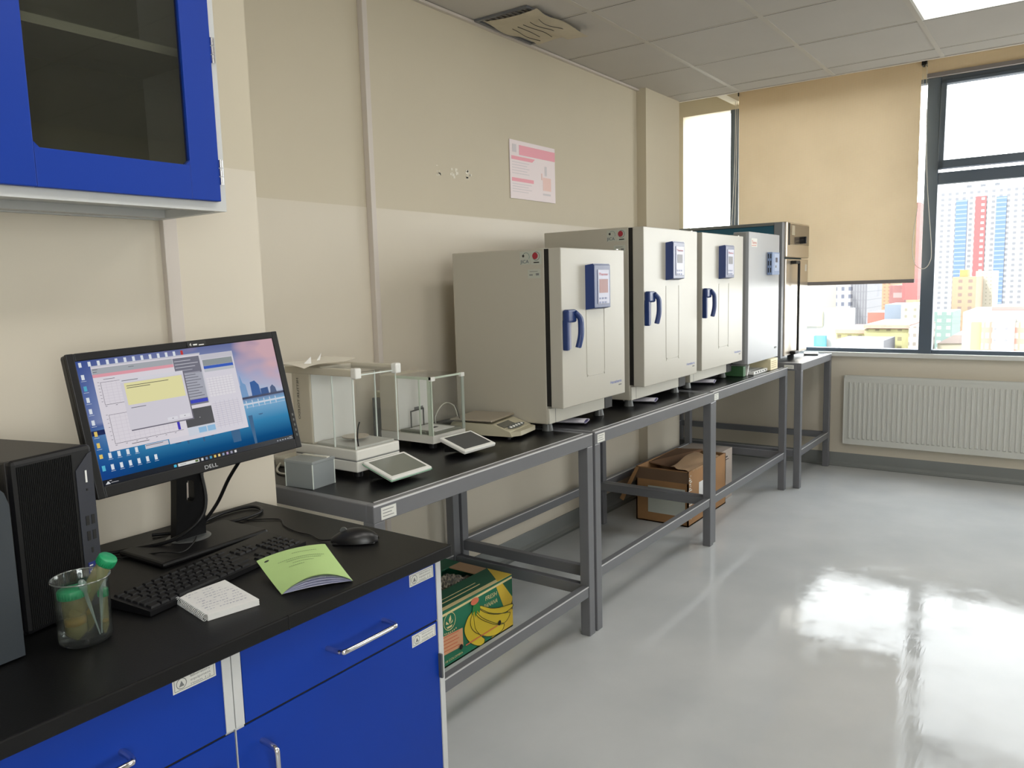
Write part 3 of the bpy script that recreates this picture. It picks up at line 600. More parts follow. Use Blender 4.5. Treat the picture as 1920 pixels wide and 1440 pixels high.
g.poly([(-.06,.01,.008), (-.035,.0,.006), (-.022,.015,.030)], PAPER).poly([(.0,.02,.008), (.018,.02,.010), (.036,.03,.038)], PAPER)
solo('crumpled_paper', g, 'crumpled white paper sheet lying on the roof of the taller balance', 'paper', (-2.19, -.36, 1.203))
# precision balance, second
r = thing('precision_balance', 'shorter laboratory balance with greenish glass shield and dark grey terminal', 'balance', (-1.775, -.48, .848), .0)
g = G().prism([(.0,0,.022), (.19,0,.022), (.19,0,.052), (.0,0,.052)], (0, .27, 0), BW); g.build('base', r)
for a, b in ((.03, .03), (.16, .03), (.03, .24), (.16, .24)): G().cyl((a, b, .001), (a, b, .024), .015, BLKP).build('foot', r)
GE = mat('green_glass_edge', (196,208,192), .3)
G().box(.0, .19, .185, .27, .052, .272, BS, .004).box(.012, .178, .183, .1855, .06, .262, WHITEP).box(.10, .15, .1815, .1835, .12, .135, GINK).build('column', r)
G().box(.0, .19, .0, .004, .052, .268, DG).box(.0, .004, -.001, .004, .052, .268, GE).box(.176, .19, -.001, .004, .052, .268, mat('frosted_edge', (150,158,148), .4)).build('front_glass', r)
G().box(.0, .004, .004, .183, .052, .262, DG).box(-.001, .004, .006, .020, .052, .262, GE).box(-.001, .004, .06, .064, .052, .262, GE).build('side_door', r)
G().box(.186, .19, .004, .183, .052, .262, DG).build('side_door', r)
G().box(.0, .19, .0, .185, .268, .272, DG).box(.0, .19, -.002, .0, .266, .273, GE).box(-.002, .0, .0, .185, .262, .273, GE).box(-.002, .02, -.003, .01, .258, .273, WHITEP).box(.172, .192, -.003, .01, .258, .273, WHITEP).build('roof_frame', r)
g = G().box(.012, .178, .008, .178, .052, .062, mat('tray_rim', (120,122,112), .4), .003).box(.035, .15, .02, .15, .062, .064, PAPER).box(.07, .11, .07, .085, .064, .0655, INK); g.build('weighing_pan', r)
G().tube([(.045, .15, .062), (.045, .15, .13), (.046, .15, .128), (.115, .15, .132), (.116, .15, .134), (.116, .15, .062)], .003, GREYFOOT, 6, sm=1).build('pan_hook', r)
M = Matrix.Translation((.037, -.135, .038)) @ Matrix.Rotation(-.023, 4, 'Z') @ Matrix.Rotation(.296, 4, 'X')
terminal(r, M, .176, .127, False, mat('dark_terminal_screen', (70,72,74), .2))
# flat scale
r = thing('compact_scale', 'flat beige portable scale with square steel pan and oval keypad', 'scale', (-1.51, -.50, .848), .18)
SB = mat('beige_scale_shell', (186,180,156), .38)
g = G().prism([(0,-.135,.012), (0,-.125,.032), (0,-.05,.058), (0,.13,.062), (0,.14,.05), (0,.14,.012)], (.20, 0, 0), SB); g.prism([(.0,-.125,.012), (.03,-.160,.014), (.17,-.160,.014), (.20,-.125,.012), (.2,-.125,.032), (.17,-.150,.030), (.03,-.150,.030), (.0,-.125,.032)][0:4], (0,0,.018), SB); g.build('housing', r)
G().box(-.005, .205, -.05, .14, .066, .074, SS, .003).build('weighing_pan', r)
M = Matrix.Translation((.10, -.088, .0470)) @ Matrix.Rotation(math.atan2(.026, .075), 4, 'X')
g = G().box(-.085, .02, -.008, .028, -.001, .001, mat('scale_lcd', (92,92,84), .2), 0, M).add([(M @ Vector((.0+.075*math.cos(2*PI*k/20), -.020+.014*math.sin(2*PI*k/20), .0015))) for k in range(20)], [list(range(20))], mat('keypad_grey', (90,96,96), .4))
for k in range(5): g.lathe([(0,.003),(.006,.0025),(.006,.0)], (-.05+.025*k, -.020, .0015), WHITEP, 10, M)
g.build('keypad', r)
for a, b in ((.02,-.11), (.18,-.11), (.02,.12), (.18,.12)): G().cyl((a,b,.0), (a,b,.013), .009, BLKP).build('foot', r)
G().tube([(.01,.10,.064), (.01,.11,.10), (-.01,.11,.13)], .0015, BLKP, 5).build('bubble_pin', r)
solo('cable_loop', G().tube([(0,0,.0035), (-.05,.02,.03), (-.055,.03,.08), (.0,.03,.125), (.06,.03,.11), (.075,.02,.06), (.07,.0,.01), (.05,-.02,.0035)], .0028, OFFW, 8), 'pale cable looping up from the bench beside the flat beige scale', 'cable', (-1.50, -.33, .848))
# instrument behind the balances
r = thing('bench_instrument', 'beige boxy instrument with dark side panel and yellow note, behind the two balances', 'instrument', (-1.66, -.17, .848))
IB = mat('beige_green_case', (190,188,160), .45)
G().box(0, .165, 0, .10, .0, .165, IB, .004).prism([(0,0,.165), (0,.10,.165), (0,.10,.185), (0,.02,.170)], (.165,0,0), IB).build('case', r)
G().box(-.022, .0, .0, .1, .0, .160, mat('dark_side_panel', (62,66,72), .45), .002).build('side_panel', r)
G().box(.10, .15, -.0012, 0, .088, .135, mat('yellow_note', (226,222,60), .6)).build('note', r)
G().box(.02, .10, -.0008, 0, .03, .033, GINK).box(.02, .08, -.0008, 0, .045, .048, GINK).build('print', r)
G().tube([(-.022, .02, .07), (-.05, .02, .05), (-.09, .0, .004), (-.12, -.03, .0035)], .003, GINK, 6).build('cable', r)
# black power leads
for p, lab in (([(-1.485,-.10,.94),(-1.480,-.11,.90),(-1.47,-.12,.875),(-1.45,-.13,.857),(-1.40,-.16,.853)], 'black power lead on the bench behind the shorter balance, upper of two'), ([(-1.480,-.14,.92),(-1.475,-.15,.885),(-1.46,-.17,.858),(-1.41,-.20,.853),(-1.36,-.24,.853)], 'black power lead on the bench behind the shorter balance, lower of two')):
    solo('power_lead', G().tube(p, .0045, BLKP), lab, 'cable', (-1.45, -.13, .848), group='black power leads behind the balances', world=True)
solo('power_strip', G().box(0, .20, 0, .055, 0, .042, BLKP, .005), 'black power block on the bench behind the shorter balance', 'power strip', (-1.57, -.285, .8475))
# translucent box
r = thing('storage_box', 'small frosted plastic box with a lid and a teal item inside', 'box', (-2.352, -.478, .8475), .10)
FR = pane_mat('frosted_plastic', (.85,.87,.87), .5, .2, .06, .60, (206,212,214)); a, b, h, t = .048, .058, .076, .002
g = G().box(-a, a, -b, -b+t, 0, h, FR).box(-a, a, b-t, b, 0, h, FR).box(-a, -a+t, -b+t, b-t, 0, h, FR).box(a-t, a, -b+t, b-t, 0, h, FR).box(-a, a, -b, b, 0, t, FR)
for q in ((-a,-b), (a,-b), (-a,b), (a,b)): g.cyl((q[0]*.985, q[1]*.985, 0), (q[0]*.985, q[1]*.985, h), .002, EDGE, n=8)
g.build('tub', r)
G().box(-a-.002, a+.002, -b-.002, b+.002, h, h+.009, FR, .002).box(.02, .032, -b+.004, b-.004, h+.009, h+.012, OFFW).build('lid', r)
solo('teal_clip', G().box(-.02, .022, -.012, .012, 0, .018, mat('teal_plastic', (40,130,150), .4), .004), 'teal plastic piece lying inside the small frosted box', 'clip', (-2.345, -.49, .850), .3)
r = thing('power_adapter', 'pale power adapter with a white cable at the rear corner of the nearest bench', 'adapter', (-2.20, -.19, .8475))
G().box(-.045, .045, -.03, .03, 0, .034, OFFW, .006).build('body', r); G().tube([(-.045, 0, .012), (-.09,-.04,.005), (-.12,-.10,.0045), (-.10,-.16,.0045)], .004, OFFW).build('cable', r)

# ------------------------------------------------------------------ boxes under the benches
GRN = mat('green_print_card', (26,112,82), .55, noise=.05); GRN2 = mat('dark_green_card', (32,92,66), .6); YEL = mat('banana_yellow', (222,196,52), .5); YEL2 = mat('box_yellow', (214,182,58), .5)
CARD = mat('brown_cardboard', (158,118,78), .75, noise=.14, nscale=9); CARD2 = mat('bare_cardboard', (172,140,106), .75, noise=.08); KRED = mat('orange_print', (214,112,80), .6); OLIVE = mat('olive_line', (78,82,34), .6); CRL = mat('cream_line', (222,206,150), .6)
r = thing('banana_box', 'green and yellow printed fruit box on the floor under the nearest bench', 'box', (-1.60, -.35, 0))
X0, X1, Y0, Y1, HB = -1.87, -1.341, -.505, -.13, .225
g = G().box(X0, X1, Y0, Y0+.006, 0, HB, GRN).box(X0, X1, Y1-.006, Y1, 0, HB, GRN).box(X0, X0+.006, Y0+.006, Y1-.006, 0, HB, GRN).box(X1-.006, X1, Y0+.006, Y1-.006, 0, HB, GRN).box(X0, X1, Y0, Y1, .0005, .006, CARD)
g.build('carton', r, True)
# lid flaps leave a slot showing the bags
g = G().box(X0, X1+.001, Y0-.001, Y0+.135, HB, HB+.005, GRN2).box(X0, X1+.001, Y1-.09, Y1+.001, HB, HB+.005, GRN2).box(-1.415, X1+.001, Y0+.135, Y1-.09, HB, HB+.005, CARD2)
g.box(X0, X1, Y0-.001, Y0+.020, HB+.005, HB+.0056, CRL).prism([(-1.44,Y0,HB+.0055), (X1,Y0,HB+.0055), (X1,Y0+.13,HB+.0055)], (0,0,.0006), YEL2).box(X0, -1.5, Y0+.045, Y0+.050, HB+.005, HB+.0056, CRL).box(X0, -1.5, Y0+.07, Y0+.073, HB+.005, HB+.0056, CRL)
g.tube([(-1.70+.05*math.cos(t*PI/8), Y1-.05+.025*math.sin(t*PI/8), HB+.0055) for t in range(17)], .0015, CRL, 4, sm=1); g.build('top_flap', r, True)
g = G(); Y = Y0
def pg(pts, m, k=1): g.poly([(a, Y-.0006*k, b) for a, b in pts], m)
pg([(X0,.205),(X1,.213),(X1,.222),(X0,.215)], CRL)
pg([(-1.497,.006),(X1,.006),(X1,.116),(-1.40,.05)], YEL2)
pg([(-1.452,.212),(-1.407,.212),(-1.341,.130),(-1.341,.075),(-1.404,.108)], YEL2, 1)
pg([(-1.405,.210),(-1.341,.213),(-1.341,.135)], GRN2, 2)
pg([(-1.86,.056),(-1.676,.047),(-1.676,.121),(-1.86,.133)], mat('peach_panel', (226,168,128), .6))
for k in range(5): pg([(-1.82,.066+k*.014),(-1.70-.01*(k%2),.061+k*.014),(-1.70-.01*(k%2),.064+k*.014),(-1.82,.069+k*.014)], KRED, 2)
b0 = [(-1.612,.165),(-1.640,.152),(-1.660,.128),(-1.668,.105),(-1.660,.078),(-1.640,.048),(-1.605,.020),(-1.570,.004),(-1.545,.006),(-1.540,.020),(-1.552,.032),(-1.575,.056),(-1.60,.09),(-1.605,.13)]
b4 = [(-1.600,.168),(-1.625,.140),(-1.628,.112),(-1.612,.084),(-1.578,.056),(-1.527,.026),(-1.474,.010),(-1.427,.010),(-1.408,.024),(-1.410,.040),(-1.45,.052),(-1.50,.08),(-1.555,.118),(-1.585,.15)]
b3 = [(-1.585,.170),(-1.592,.145),(-1.560,.112),(-1.505,.076),(-1.452,.048),(-1.408,.038),(-1.376,.050),(-1.362,.070),(-1.40,.080),(-1.45,.096),(-1.51,.122),(-1.565,.160)]
b2 = [(-1.572,.172),(-1.565,.155),(-1.510,.118),(-1.445,.092),(-1.39,.082),(-1.345,.088),(-1.343,.100),(-1.38,.108),(-1.44,.118),(-1.50,.138),(-1.555,.168)]
for k, b in enumerate((b0, b4, b3, b2)):
    pg(b, YEL, 2+k); g.tube([(q[0], Y-.0006*(3+k), q[1]) for q in b+[b[0]]], .0014, OLIVE, 4, sm=2)
pg([(-1.575,.19),(-1.61,.19),(-1.622,.150),(-1.60,.165),(-1.60,.135),(-1.585,.160),(-1.572,.142),(-1.566,.165)], mat('green_stem', (40,128,60), .6), 8)
pg([(-1.600+.026*math.cos(t*PI/6), .203+.014*math.sin(t*PI/6)) for t in range(12)], KRED, 9)
g.text('FRESH', .026, (-1.530, Y-.002, .178), (1,0,-.03), (.15,0,1), CRL, width=.078); g.text('BANANA', .026, (-1.540, Y-.002, .148), (1,0,-.03), (.15,0,1), CRL, width=.092)
g.tube([(-1.752+.034*math.cos(t*PI/10), Y-.0012, .176+.034*math.sin(t*PI/10)) for t in range(21)], .0014, CRL, 4, sm=1)
for q in ([(-1.752,.165),(-1.742,.182),(-1.745,.200),(-1.757,.184)], [(-1.755,.165),(-1.775,.170),(-1.772,.182)], [(-1.75,.163),(-1.735,.168),(-1.734,.178)], [(-1.772,.158),(-1.735,.158),(-1.742,.150),(-1.765,.150)]): pg(q, CRL, 2)
for k in range(7): pg([(-1.785+.011*k,.132-.004*math.sin(k/6*PI)),(-1.779+.011*k,.132-.004*math.sin(k/6*PI)),(-1.779+.011*k,.138-.004*math.sin(k/6*PI)),(-1.785+.011*k,.138-.004*math.sin(k/6*PI))], CRL, 2)
pg([(-1.664,.042),(-1.455,.044),(-1.455,.048),(-1.664,.047)], KRED, 8)
g.text('1.18 COLOMBIA', .012, (-1.80, Y-.001, .018), (1,0,0), (0,0,1), CRL, width=.12)
for a, b in ((-1.442,.053), (-1.694,.050)): pg([(a+.011*math.cos(t*PI/6), b+.011*math.sin(t*PI/6)) for t in range(12)], GASKET, 9)
g.build('print', r, True)
FOIL = mat('silver_foil', (200,196,186), .25, metal=.8, bump=.9, bscale=40)
for k, (a, b, w_, lab) in enumerate(((-1.66, -.30, .15, 'silver foil bag in the fruit box, left one of the two'), (-1.49, -.295, .14, 'silver foil bag in the fruit box, right one, nearer the bare cardboard flap'))):
    g = G().grid(lambda u, v: Vector((w_*(u-.5), .13*(v-.5), .205+.018*math.sin(PI*u)*math.sin(PI*v)+.008*math.sin(19*u+7*v)*math.sin(13*v))), 16, 14, FOIL, smooth=False)
    g.box(-w_/2, w_/2, -.062, .062, .10, .204, FOIL, .02)
    if k == 0: g.box(-.03, -.022, -.06, .05, .21, .216, YEL)
    solo('foil_bag', g, lab, 'bag', (a, b, -.0), .3*k, 'foil bags in the fruit box')
r = thing('cardboard_box', 'large torn brown cardboard box with half open flaps under the second bench', 'box', (.60, -.42, 0))
bx0, bx1, by0, by1, bh = .31, .915, -.60, -.26, .335
DKC = mat('dark_print_cardboard', (112,80,52), .75, noise=.12, nscale=9)  # darker brown cardboard for the rear flap
g = G().box(bx0, bx0+.008, by0, by1, .0005, bh, CARD).box(bx1-.008, bx1, by0, by1, .0005, bh, CARD).box(bx0, bx1, by0, by0+.008, .0005, bh, CARD).box(bx0, bx1, by1-.008, by1, .0005, bh, CARD).box(bx0, bx1, by0, by1, .0005, .008, CARD)
g.build('carton', r, True)
g = G().grid(lambda u, v: Vector((bx0+.01+(bx1-bx0-.12)*(v)+.02*math.sin(9*u), by0+.002+.17*u*(.7+.3*v), bh-.004+.020*u+.006*math.sin(8*v+3*u))), 8, 14, CARD2, smooth=False); g.build('front_flap', r, True)
g = G().prism([(bx0+.16, by1-.01, bh-.01), (bx1-.02, by1-.01, bh-.005), (bx1-.02, by1-.19, bh+.01), (bx0+.28, by1-.17, bh-.07)], (0,0,.006), DKC); g.build('rear_flap', r, True)
g = G().prism([(bx0-.002, by1, bh-.005), (bx0-.002, by1-.02, bh-.01), (bx0-.13, by1+.02, bh-.19), (bx0-.12, by1+.05, bh-.18)], (.004,0,.004), CARD); g.build('side_flap', r, True)
g = G().box(bx0-.001, bx0, by0+.02, by0+.26, .06, .225, mat('grey_label', (188,192,184), .6)).box(bx0-.0006, bx0, by0, by1, .262, .330, mat('clear_tape_brown', (120,96,76), .3)).box(bx0-.0014, bx0-.001, by0+.04, by0+.22, .19, .193, GINK)
g.box(bx0+.16, bx0+.26, by0-.001, by0, .09, .24, PAPER).build('label', r, True)
g = G()
for k in range(22): g.box(bx0+.004+random.uniform(0,.035), bx0+.012+random.uniform(.0,.05), by0-.0012, by0, .04+k*.0125, .046+k*.0125, STK)
for k in range(14): g.box(bx0+.06+.02*k, bx0+.075+.02*k, by0-.0012, by0+.0, .328+random.uniform(-.01,.004), .337, CARD2)
g.build('torn_edge', r, True)
r = thing('carton', 'pale greyish carton standing right behind the torn brown cardboard box', 'box', (1.03, -.40, 0))
GC = mat('greyed_cardboard', (168,156,146), .75, noise=.08)
G().box(.925, 1.115, -.57, -.28, .0005, .335, GC, .002).build('carton', r, True)
G().box(.95, 1.03, -.571, -.57, .285, .292, INK).box(.96, 1.05, -.571, -.57, .268, .272, INK).build('print', r, True)

# ------------------------------------------------------------------ upper wall cabinet
DGREY = mat('inside_grey', (120,122,114), .5)
r = thing('wall_cabinet', 'blue glass-door wall cabinet with light grey frame above the monitor', 'cabinet', (-3.30, -.50, 1.635))
cx0, cx1, cy0, cy1, cz0, cz1 = -3.79, -2.80, -.79, -.501, 1.635, 2.40
g = G().box(cx1-.018, cx1, cy0, cy1, cz0, cz1, LGREY).box(cx0, cx0+.018, cy0, cy1, cz0, cz1, LGREY).box(cx0+.018, cx1-.018, cy0+.02, cy1, cz0+.020, cz0+.034, LGREY).box(cx0+.018, cx1-.018, cy0, cy0+.018, cz0, cz0+.022, LGREY).box(cx0+.018, cx1-.018, cy1-.018, cy1, cz0, cz0+.02, LGREY)
g.box(cx0+.018, cx1-.018, cy0, cy1, cz1-.018, cz1, LGREY).box(cx0+.018, cx1-.018, cy1-.012, cy1, cz0+.03, cz1-.02, DGREY).box(cx0+.018, cx1-.018, cy1-.06, cy1-.018, cz0+.002, cz0+.02, LGREY)
g.build('body', r, True)
G().box(cx0+.02, cx1-.02, cy0+.045, cy1-.012, 1.972, 1.99, mat('shelf_edge', (176,178,168), .4)).build('shelf', r, True)
CG = pane_mat('cabinet_glass', (.72,.72,.68), .9, .02, .02, .10, (70,70,64))
for dx0, dx1, side in ((-3.292, -2.824, 1), (-3.764, -3.298, -1)):
    gx0, gx1, gz0 = dx0+.078, dx1-.072, 1.728
    g = G().box(dx0, gx0, cy0-.018, cy0-.001, 1.655, 2.38, BLUE, .002).box(gx1, dx1, cy0-.018, cy0-.001, 1.655, 2.38, BLUE, .002).box(gx0, gx1, cy0-.018, cy0-.001, 1.655, gz0, BLUE, .001).box(gx0, gx1, cy0-.018, cy0-.001, 2.31, 2.38, BLUE, .001)
    for a, s_ in ((gx0, 1), (gx1, -1)): g.prism([(a, cy0-.0175, gz0), (a+s_*.010, cy0-.0175, gz0), (a, cy0-.0175, gz0+.010)], (0, .016, 0), BLUE)
    d = g.build('door', r, True); G().box(gx0, gx1, cy0-.010, cy0-.006, gz0, 2.31, CG).build('glass', d, True)
    for z in (1.72, 1.985, 2.27):
        hx = dx1+.004 if side > 0 else dx0-.004
        g = G()
        for q in range(3): g.cyl((hx, cy0-.018, z-.028+.019*q), (hx, cy0-.018, z-.011+.019*q), .005, CHROME, n=10)
        g.build('hinge', d, True)

# ------------------------------------------------------------------ desk: base cabinets and worktop
YC = -1.215
def handle(g, p0, p1, out=(0, -.044, 0), rr=.0056):
    p0, p1, o = Vector(p0), Vector(p1), Vector(out); a = (p1-p0).normalized()*.018
    return g.tube([p0, p0+o*.6, p0+o*.93+a*.25, p0+o+a, p1+o-a, p1+o*.93-a*.25, p1+o*.6, p1], rr, CHROME, 10, sm=3)
def cab_sticker(g, x, z):
    g.box(x, x+.080, YC-.0012, YC, z, z+.028, STK)
    for q in ((x+.003,x+.077,z+.0245,z+.0252), (x+.003,x+.077,z+.0028,z+.0035), (x+.003,x+.0037,z+.003,z+.025), (x+.0763,x+.077,z+.003,z+.025)): g.box(q[0], q[1], YC-.0016, YC-.0011, q[2], q[3], GINK)
    g.tube([(x+.016+.009*math.cos(t*PI/8), YC-.0014, z+.014+.009*math.sin(t*PI/8)) for t in range(17)], .0006, GINK, 4, sm=1)
    g.poly([(x+.011,YC-.0016,z+.009), (x+.021,YC-.0016,z+.009), (x+.016,YC-.0016,z+.019)], GINK)
    for k, s_ in enumerate(('laboratory', 'equipment', 'room 1-2')): g.text(s_, .0062, (x+.032, YC-.0016, z+.0185-.0068*k), (1,0,0), (0,0,1), GINK, width=.038)
def base_cabinet(x0, x1, lab, doors, end=False, stick=()):
    r = thing('base_cabinet', lab, 'cabinet', ((x0+x1)/2, -.86, 0), group='blue base cabinets under the desk top')
    g = G().box(x0, x1, YC+.003, -.52, .10, .821, LGREY).box(x0+.02, x1-.02, YC+.05, -.54, .0, .10, BLKP)
    g.box(x0, x0+.018, YC+.0, YC+.003, .10, .821, LGREY).box(x1-(.016 if end else .017), x1, YC-.003, YC+.003, .10 if end else .675, .821, LGREY)
    g.box(x0+.02, x1-.017, YC+.0015, YC+.0032, .664, .678, GASKET)
    if not end: g.box(x0, x0+.016, YC-.003, YC+.003, .675, .821, LGREY)
    else: g.box(x0, x0+.018, YC-.003, YC+.003, .675, .821, LGREY)
    g.build('body', r, True)
    d = G().box(x0+.021, x1-.017, YC-.001, YC+.002, .674, .815, BLUE).build('drawer', r, True)
    c = (x0+x1)/2+.013
    handle(G(), (c-.078, YC, .737), (c+.078, YC, .737)).build('handle', d, True)
    for (a, b, hx) in doors:
        dd = G().box(a, b, YC-.001, YC+.002, .11, .669, BLUE).build('door', r, True)
        handle(G(), (hx, YC, .625), (hx, YC, .495)).build('handle', dd, True)
        if end:
            for z in (.56, .20): G().box(x1-.019, x1-.013, YC-.012, YC-.0, z-.030, z+.030, GREYFOOT, .002).build('hinge', dd, True)
    for (x, z) in stick:
        g = G(); cab_sticker(g, x, z); g.build('inventory_sticker', r, True)
    return r
base_cabinet(-3.152, -2.590, 'blue base cabinet at the right end of the desk, with two inventory stickers', [(-3.150, -2.607, -3.100)], True, [(-2.694, .781), (-2.694, .638)])
base_cabinet(-3.735, -3.154, 'blue base cabinet below the beaker, with one inventory sticker beside the white posts', [(-3.155, -3.44, -3.21), (-3.445, -3.733, -3.50)], False, [(-3.262, .788)])
g = G().box(-4.30, -2.572, -1.24, -.502, .822, .85, DESKTOP, .003).box(-3.0415, -3.040, -1.2406, -1.236, .822, .8505, GASKET)
solo('worktop', g, 'matt black desk worktop over the blue base cabinets', 'worktop', (-3.4, -.87, .822), world=True)

# ------------------------------------------------------------------ on the desk
DZ = .85
# monitor
MC = Vector((-2.915, -.794, 1.196)); my, mt, mro, MW, MH = -.015, .208, .032, .51, .299
u = Vector((math.cos(my), math.sin(my), 0)); n = Vector((math.sin(my), -math.cos(my), 0)); v = Vector((0,0,1))*math.cos(mt) - n*math.sin(mt)
uu = u*math.cos(mro)+v*math.sin(mro); vv = -u*math.sin(mro)+v*math.cos(mro); nn = uu.cross(vv)
MM = Matrix(((uu.x, vv.x, nn.x, MC.x), (uu.y, vv.y, nn.y, MC.y), (uu.z, vv.z, nn.z, MC.z), (0,0,0,1)))
r = thing('monitor', 'black widescreen computer monitor on the desk showing chart windows over a city wallpaper', 'monitor', (-2.885, -.70, DZ))
bz = .0165; bb = .024
g = G().box(-MW/2, MW/2, -MH/2, MH/2, -.030, -.004, BLKP, .006, MM)
for q in ((-MW/2, -MW/2+bz, -MH/2, MH/2), (MW/2-bz, MW/2, -MH/2, MH/2), (-MW/2+bz, MW/2-bz, MH/2-bz, MH/2), (-MW/2+bz, MW/2-bz, -MH/2, -MH/2+bb)): g.box(q[0], q[1], q[2], q[3], -.008, .0, BLKP, .002, MM)
for k in range(5): g.box(MW/2-.010, MW/2-.006, -MH/2+.03+.013*k, -MH/2+.036+.013*k, 0, .0008, GREYFOOT, 0, MM)
g.box(-.15, .15, -.09, .09, -.055, -.028, BLKP, .012, MM); hs = g.build('housing', r, True)
G().text('DELL', .012, (-.017, -MH/2+.006, .0006), (1,0,0), (0,1,0), mat('silver_logo', (190,192,196), .3, metal=.5), MM, width=.034).build('logo', hs, True)
G().box(.008, .055, MH/2-.015, MH/2-.003, .0002, .0012, INK, 0, MM).text('4', .010, (.013, MH/2-.013, .0014), (1,0,0), (0,1,0), PAPER, MM).box(.022, .032, MH/2-.012, MH/2-.009, .0012, .0015, PAPER, 0, MM).box(.036, .049, MH/2-.013, MH/2-.011, .0012, .0015, PAPER, 0, MM).build('sticker', hs, True)
sx0, sx1, sy0, sy1 = -MW/2+bz, MW/2-bz, -MH/2+bb, MH/2-bz; SW, SH = sx1-sx0, sy1-sy0
def wallpaper():
    m = D.materials.new('city_wallpaper'); m.use_nodes = True; t = m.node_tree; t.nodes.clear()
    tc = t.nodes.new('ShaderNodeTexCoord'); mp = t.nodes.new('ShaderNodeMapping')
    MI = MM.inverted(); 
    uvn = t.nodes.new('ShaderNodeUVMap'); uvn.uv_map = 'screen'
    s = t.nodes.new('ShaderNodeSeparateXYZ'); t.links.new(uvn.outputs[0], s.inputs[0])
    cr = t.nodes.new('ShaderNodeValToRGB'); E = cr.color_ramp.elements
    stops = [(0, (16,62,110)), (.10, (20,84,138)), (.25, (62,142,190)), (.42, (140,190,226)), (.47, (120,140,180)), (.50, (196,206,230)), (.68, (168,184,222)), (.84, (150,160,200)), (1, (110,120,170))]
    E[0].position = 0; E[0].color = (*lin(stops[0][1]), 1); E[1].position = 1; E[1].color = (*lin(stops[-1][1]), 1)
    for p, c in stops[1:-1]: e = E.new(p); e.color = (*lin(c), 1)
    t.links.new(s.outputs['Y'], cr.inputs[0])
    pk = t.nodes.new('ShaderNodeMix'); pk.data_type = 'RGBA'; pk.inputs[7].default_value = (*lin((222,184,192)), 1)
    nz = t.nodes.new('ShaderNodeTexNoise'); nz.inputs['Scale'].default_value = 3.5; t.links.new(uvn.outputs[0], nz.inputs['Vector'])
    a = t.nodes.new('ShaderNodeMath'); a.operation = 'MULTIPLY'; t.links.new(s.outputs['X'], a.inputs[0]); t.links.new(s.outputs['Y'], a.inputs[1])
    b_ = t.nodes.new('ShaderNodeMath'); b_.operation = 'MULTIPLY'; t.links.new(a.outputs[0], b_.inputs[0]); t.links.new(nz.outputs['Fac'], b_.inputs[1])
    mr = t.nodes.new('ShaderNodeMapRange'); mr.inputs[1].default_value = .24; mr.inputs[2].default_value = .42; t.links.new(b_.outputs[0], mr.inputs[0]); t.links.new(mr.outputs[0], pk.inputs[0]); t.links.new(cr.outputs[0], pk.inputs[6])
    dk = t.nodes.new('ShaderNodeMix'); dk.data_type = 'RGBA'; dk.inputs[7].default_value = (*lin((30,70,150)), 1)
    m3 = t.nodes.new('ShaderNodeMapRange'); m3.inputs[1].default_value = .22; m3.inputs[2].default_value = 0; m3.inputs[4].default_value = .75; t.links.new(s.outputs['X'], m3.inputs[0]); t.links.new(m3.outputs[0], dk.inputs[0]); t.links.new(pk.outputs[2], dk.inputs[6])
    e = t.nodes.new('ShaderNodeEmission'); t.links.new(dk.outputs[2], e.inputs[0]); e.inputs[1].default_value = .46
    o = t.nodes.new('ShaderNodeOutputMaterial'); t.links.new(e.outputs[0], o.inputs[0]); return m
g = G(); g.add([(sx0,sy0,-.0035), (sx1,sy0,-.0035), (sx1,sy1,-.0035), (sx0,sy1,-.0035)], [[0,1,2,3]], wallpaper(), False, MM)
so_ = g.build('screen', r, True); ul = so_.data.uv_layers.new(name='screen')
for i, c in enumerate(((0,0), (1,0), (1,1), (0,1))): ul.data[i].uv = c
UI = {}
def U(c, s=.47): k = 'ui_%02x%02x%02x' % tuple(c); return glow(k, c, s)
g = G(); LAY = [0]
def q2(u0, v0, u1, v1, c, lay=None):
    z = -.0034+.00006*(LAY[0] if lay is None else lay)
    g.add([(sx0+SW*a, sy1-SH*b, z) for a, b in ((u0,v1),(u1,v1),(u1,v0),(u0,v0))], [[0,1,2,3]], U(c), False, MM)
def pp(pts, c, lay=None):
    z = -.0034+.00006*(LAY[0] if lay is None else lay); g.add([(sx0+SW*a, sy1-SH*b, z) for a, b in pts], [list(range(len(pts)))], U(c), False, MM)
# skyline, bridge and reflections
pp([(.74,.52),(.74,.42),(.755,.40),(.76,.30),(.77,.38),(.785,.40),(.79,.52)], (120,160,205), 1)
pp([(.81,.52),(.812,.385),(.84,.375),(.86,.42),(.865,.52)], (40,92,160), 1); pp([(.865,.52),(.865,.46),(.91,.455),(.912,.52)], (36,80,140), 1); pp([(.92,.52),(.925,.46),(.94,.44),(.955,.47),(.96,.52)], (70,90,130), 1)
q2(.735, .515, 1, .535, (58,66,96), 2); q2(.745, .575, 1, .59, (214,222,236), 2); q2(.76, .61, 1, .617, (160,190,220), 2)
for k in range(6): q2(.765+.035*k, .55, .770+.035*k, .62, (206,216,232), 2)
for a, b, c_ in ((.35,.39,.80),(.41,.43,.82),(.49,.51,.83),(.535,.56,.80),(.58,.62,.78),(.645,.70,.90),(.76,.785,.96),(.82,.85,.70)): pp([(a,.69),(b,.69),(b-.006,c_),(a+.006,c_)], (44,96,140), 1)
q2(.0, .56, .07, .60, (24,40,90), 1)
